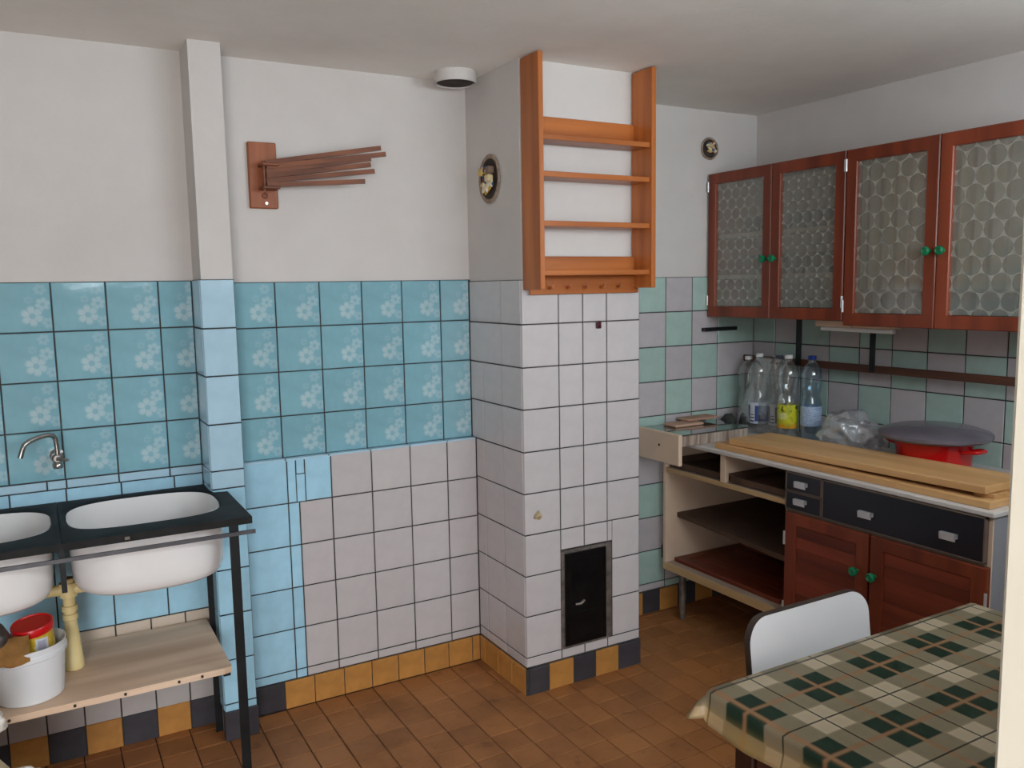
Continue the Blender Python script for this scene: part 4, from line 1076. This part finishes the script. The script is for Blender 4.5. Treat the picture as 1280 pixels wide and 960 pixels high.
for x in (1.53, 1.836):
    MB().tube([(x, -1.690, 0), (x, -1.705, .25), (x, -1.722, .44), (x, -1.716, .52), (x, -1.7035, .66)], .011, 12).build('leg', M['alu'], ch, smooth=True)
    MB().tube([(x, -2.095, 0), (x, -2.075, .25), (x, -2.060, .4295)], .011, 12).build('leg', M['alu'], ch, smooth=True)
for y in (-1.715, -2.068): MB().cyl((1.53, y, .33), (1.836, y, .33), .008, n=10).build('stretcher', M['alu'], ch, smooth=True)

# ------------------------------------------------------------------ table and oilcloth
TX0, TX1, TY1, TY0, TZ = 1.340, 2.125, -1.795, -2.435, .748
tb = thing('kitchen_table', 'dark brown kitchen table with a drawer under the plaid cloth', 'table', (1.73, -2.2, 0))
MB().box(TX0, TX1, TY0, TY1, TZ - .025, TZ, .003).build('tabletop', M['table_wood'], tb)
LX0, LX1, LY0, LY1 = TX0 + .040, TX1 - .040, TY0 + .03, TY1 - .020
for x in (LX0, LX1 - .045):
    for y in (LY0, LY1 - .045): MB().box(x, x + .045, y, y + .045, 0, TZ - .025, .003).build('leg', M['table_wood_v'], tb)
MB().box(LX0 + .045, LX1 - .045, LY1 - .030, LY1 - .010, TZ - .125, TZ - .025).build('apron', M['table_wood'], tb)
MB().box(LX0 + .045, LX1 - .045, LY0 + .010, LY0 + .030, TZ - .125, TZ - .025).build('apron', M['table_wood'], tb)
MB().box(LX1 - .035, LX1 - .015, LY0 + .045, LY1 - .045, TZ - .125, TZ - .025).build('apron', M['table_wood'], tb)
MB().box(LX0 + .012, LX0 + .032, LY0 + .045, LY1 - .045, TZ - .145, TZ - .025).build('apron', M['table_wood'], tb)
dw = MB().box(LX0 + .001, LX0 + .0115, LY0 + .05, LY1 - .052, TZ - .140, TZ - .033, .002).build('drawer_front', M['table_wood'], tb)
MB().tube([(LX0 + .001, LY1 - .075, TZ - .078), (LX0 - .012, LY1 - .078, TZ - .078), (LX0 - .012, LY1 - .118, TZ - .081), (LX0 + .001, LY1 - .121, TZ - .081)], .0028, 8).build('handle', M['alu'], dw, smooth=True)
# oilcloth: flat on the top, hanging a hand's width over each edge
cm = bmesh.new(); uvl = cm.loops.layers.uv.new('cloth')
NX, NY = 92, 96; HG = .075
gx = [TX0 - HG + (TX1 - TX0 + 2 * HG) * i / NX for i in range(NX + 1)]; gy = [TY0 - HG + (TY1 - TY0 + 2 * HG) * j / NY for j in range(NY + 1)]
V = {}; UVc = {}
for i, s_ in enumerate(gx):
    for j, t_ in enumerate(gy):
        h = .82 + .28 * noise.noise(Vector((s_ * 4.5, t_ * 4.5, 3)))           # uneven hem
        ox = max(TX0 - s_, 0) - max(s_ - TX1, 0); oy = max(TY0 - t_, 0) - max(t_ - TY1, 0)
        bx = min(max(s_, TX0), TX1); by = min(max(t_, TY0), TY1)
        d = math.hypot(ox, oy) * h
        z = TZ + .004; nx_, ny_ = 0, 0
        if d > 0:
            L = math.hypot(ox, oy); dirx, diry = -ox / L, -oy / L
            fl = .006 + .10 * d + .010 * noise.noise(Vector((s_ * 11, t_ * 11, 1))) * min(1, d / .04)
            corner = (abs(ox) > 0 and abs(oy) > 0)
            if corner: fl += .42 * d * min(1, min(abs(ox), abs(oy)) / .02)
            bx += dirx * fl; by += diry * fl
            z = TZ + .004 - d * (.95 if not corner else .80) 
        else:
            z += .0012 * noise.noise(Vector((s_ * 6, t_ * 6, 8)))
        v = cm.verts.new((bx, by, z)); V[i, j] = v; UVc[v] = (s_, t_)
for i in range(NX):
    for j in range(NY):
        fc = cm.faces.new((V[i, j], V[i + 1, j], V[i + 1, j + 1], V[i, j + 1])); fc.smooth = True
        for lp_ in fc.loops: lp_[uvl].uv = UVc[lp_.vert]
bmesh.ops.solidify(cm, geom=list(cm.faces), thickness=-.0012)
me = bpy.data.meshes.new('tablecloth')
for v in cm.verts: v.co -= Vector((1.73, -2.2, TZ))
cm.to_mesh(me); cm.free(); me.materials.append(M['plaid'])
tc = bpy.data.objects.new('tablecloth', me); COL.objects.link(tc); tc.location = (1.73, -2.2, TZ)
tag(tc, 'beige and green plaid oilcloth covering the kitchen table', 'tablecloth')
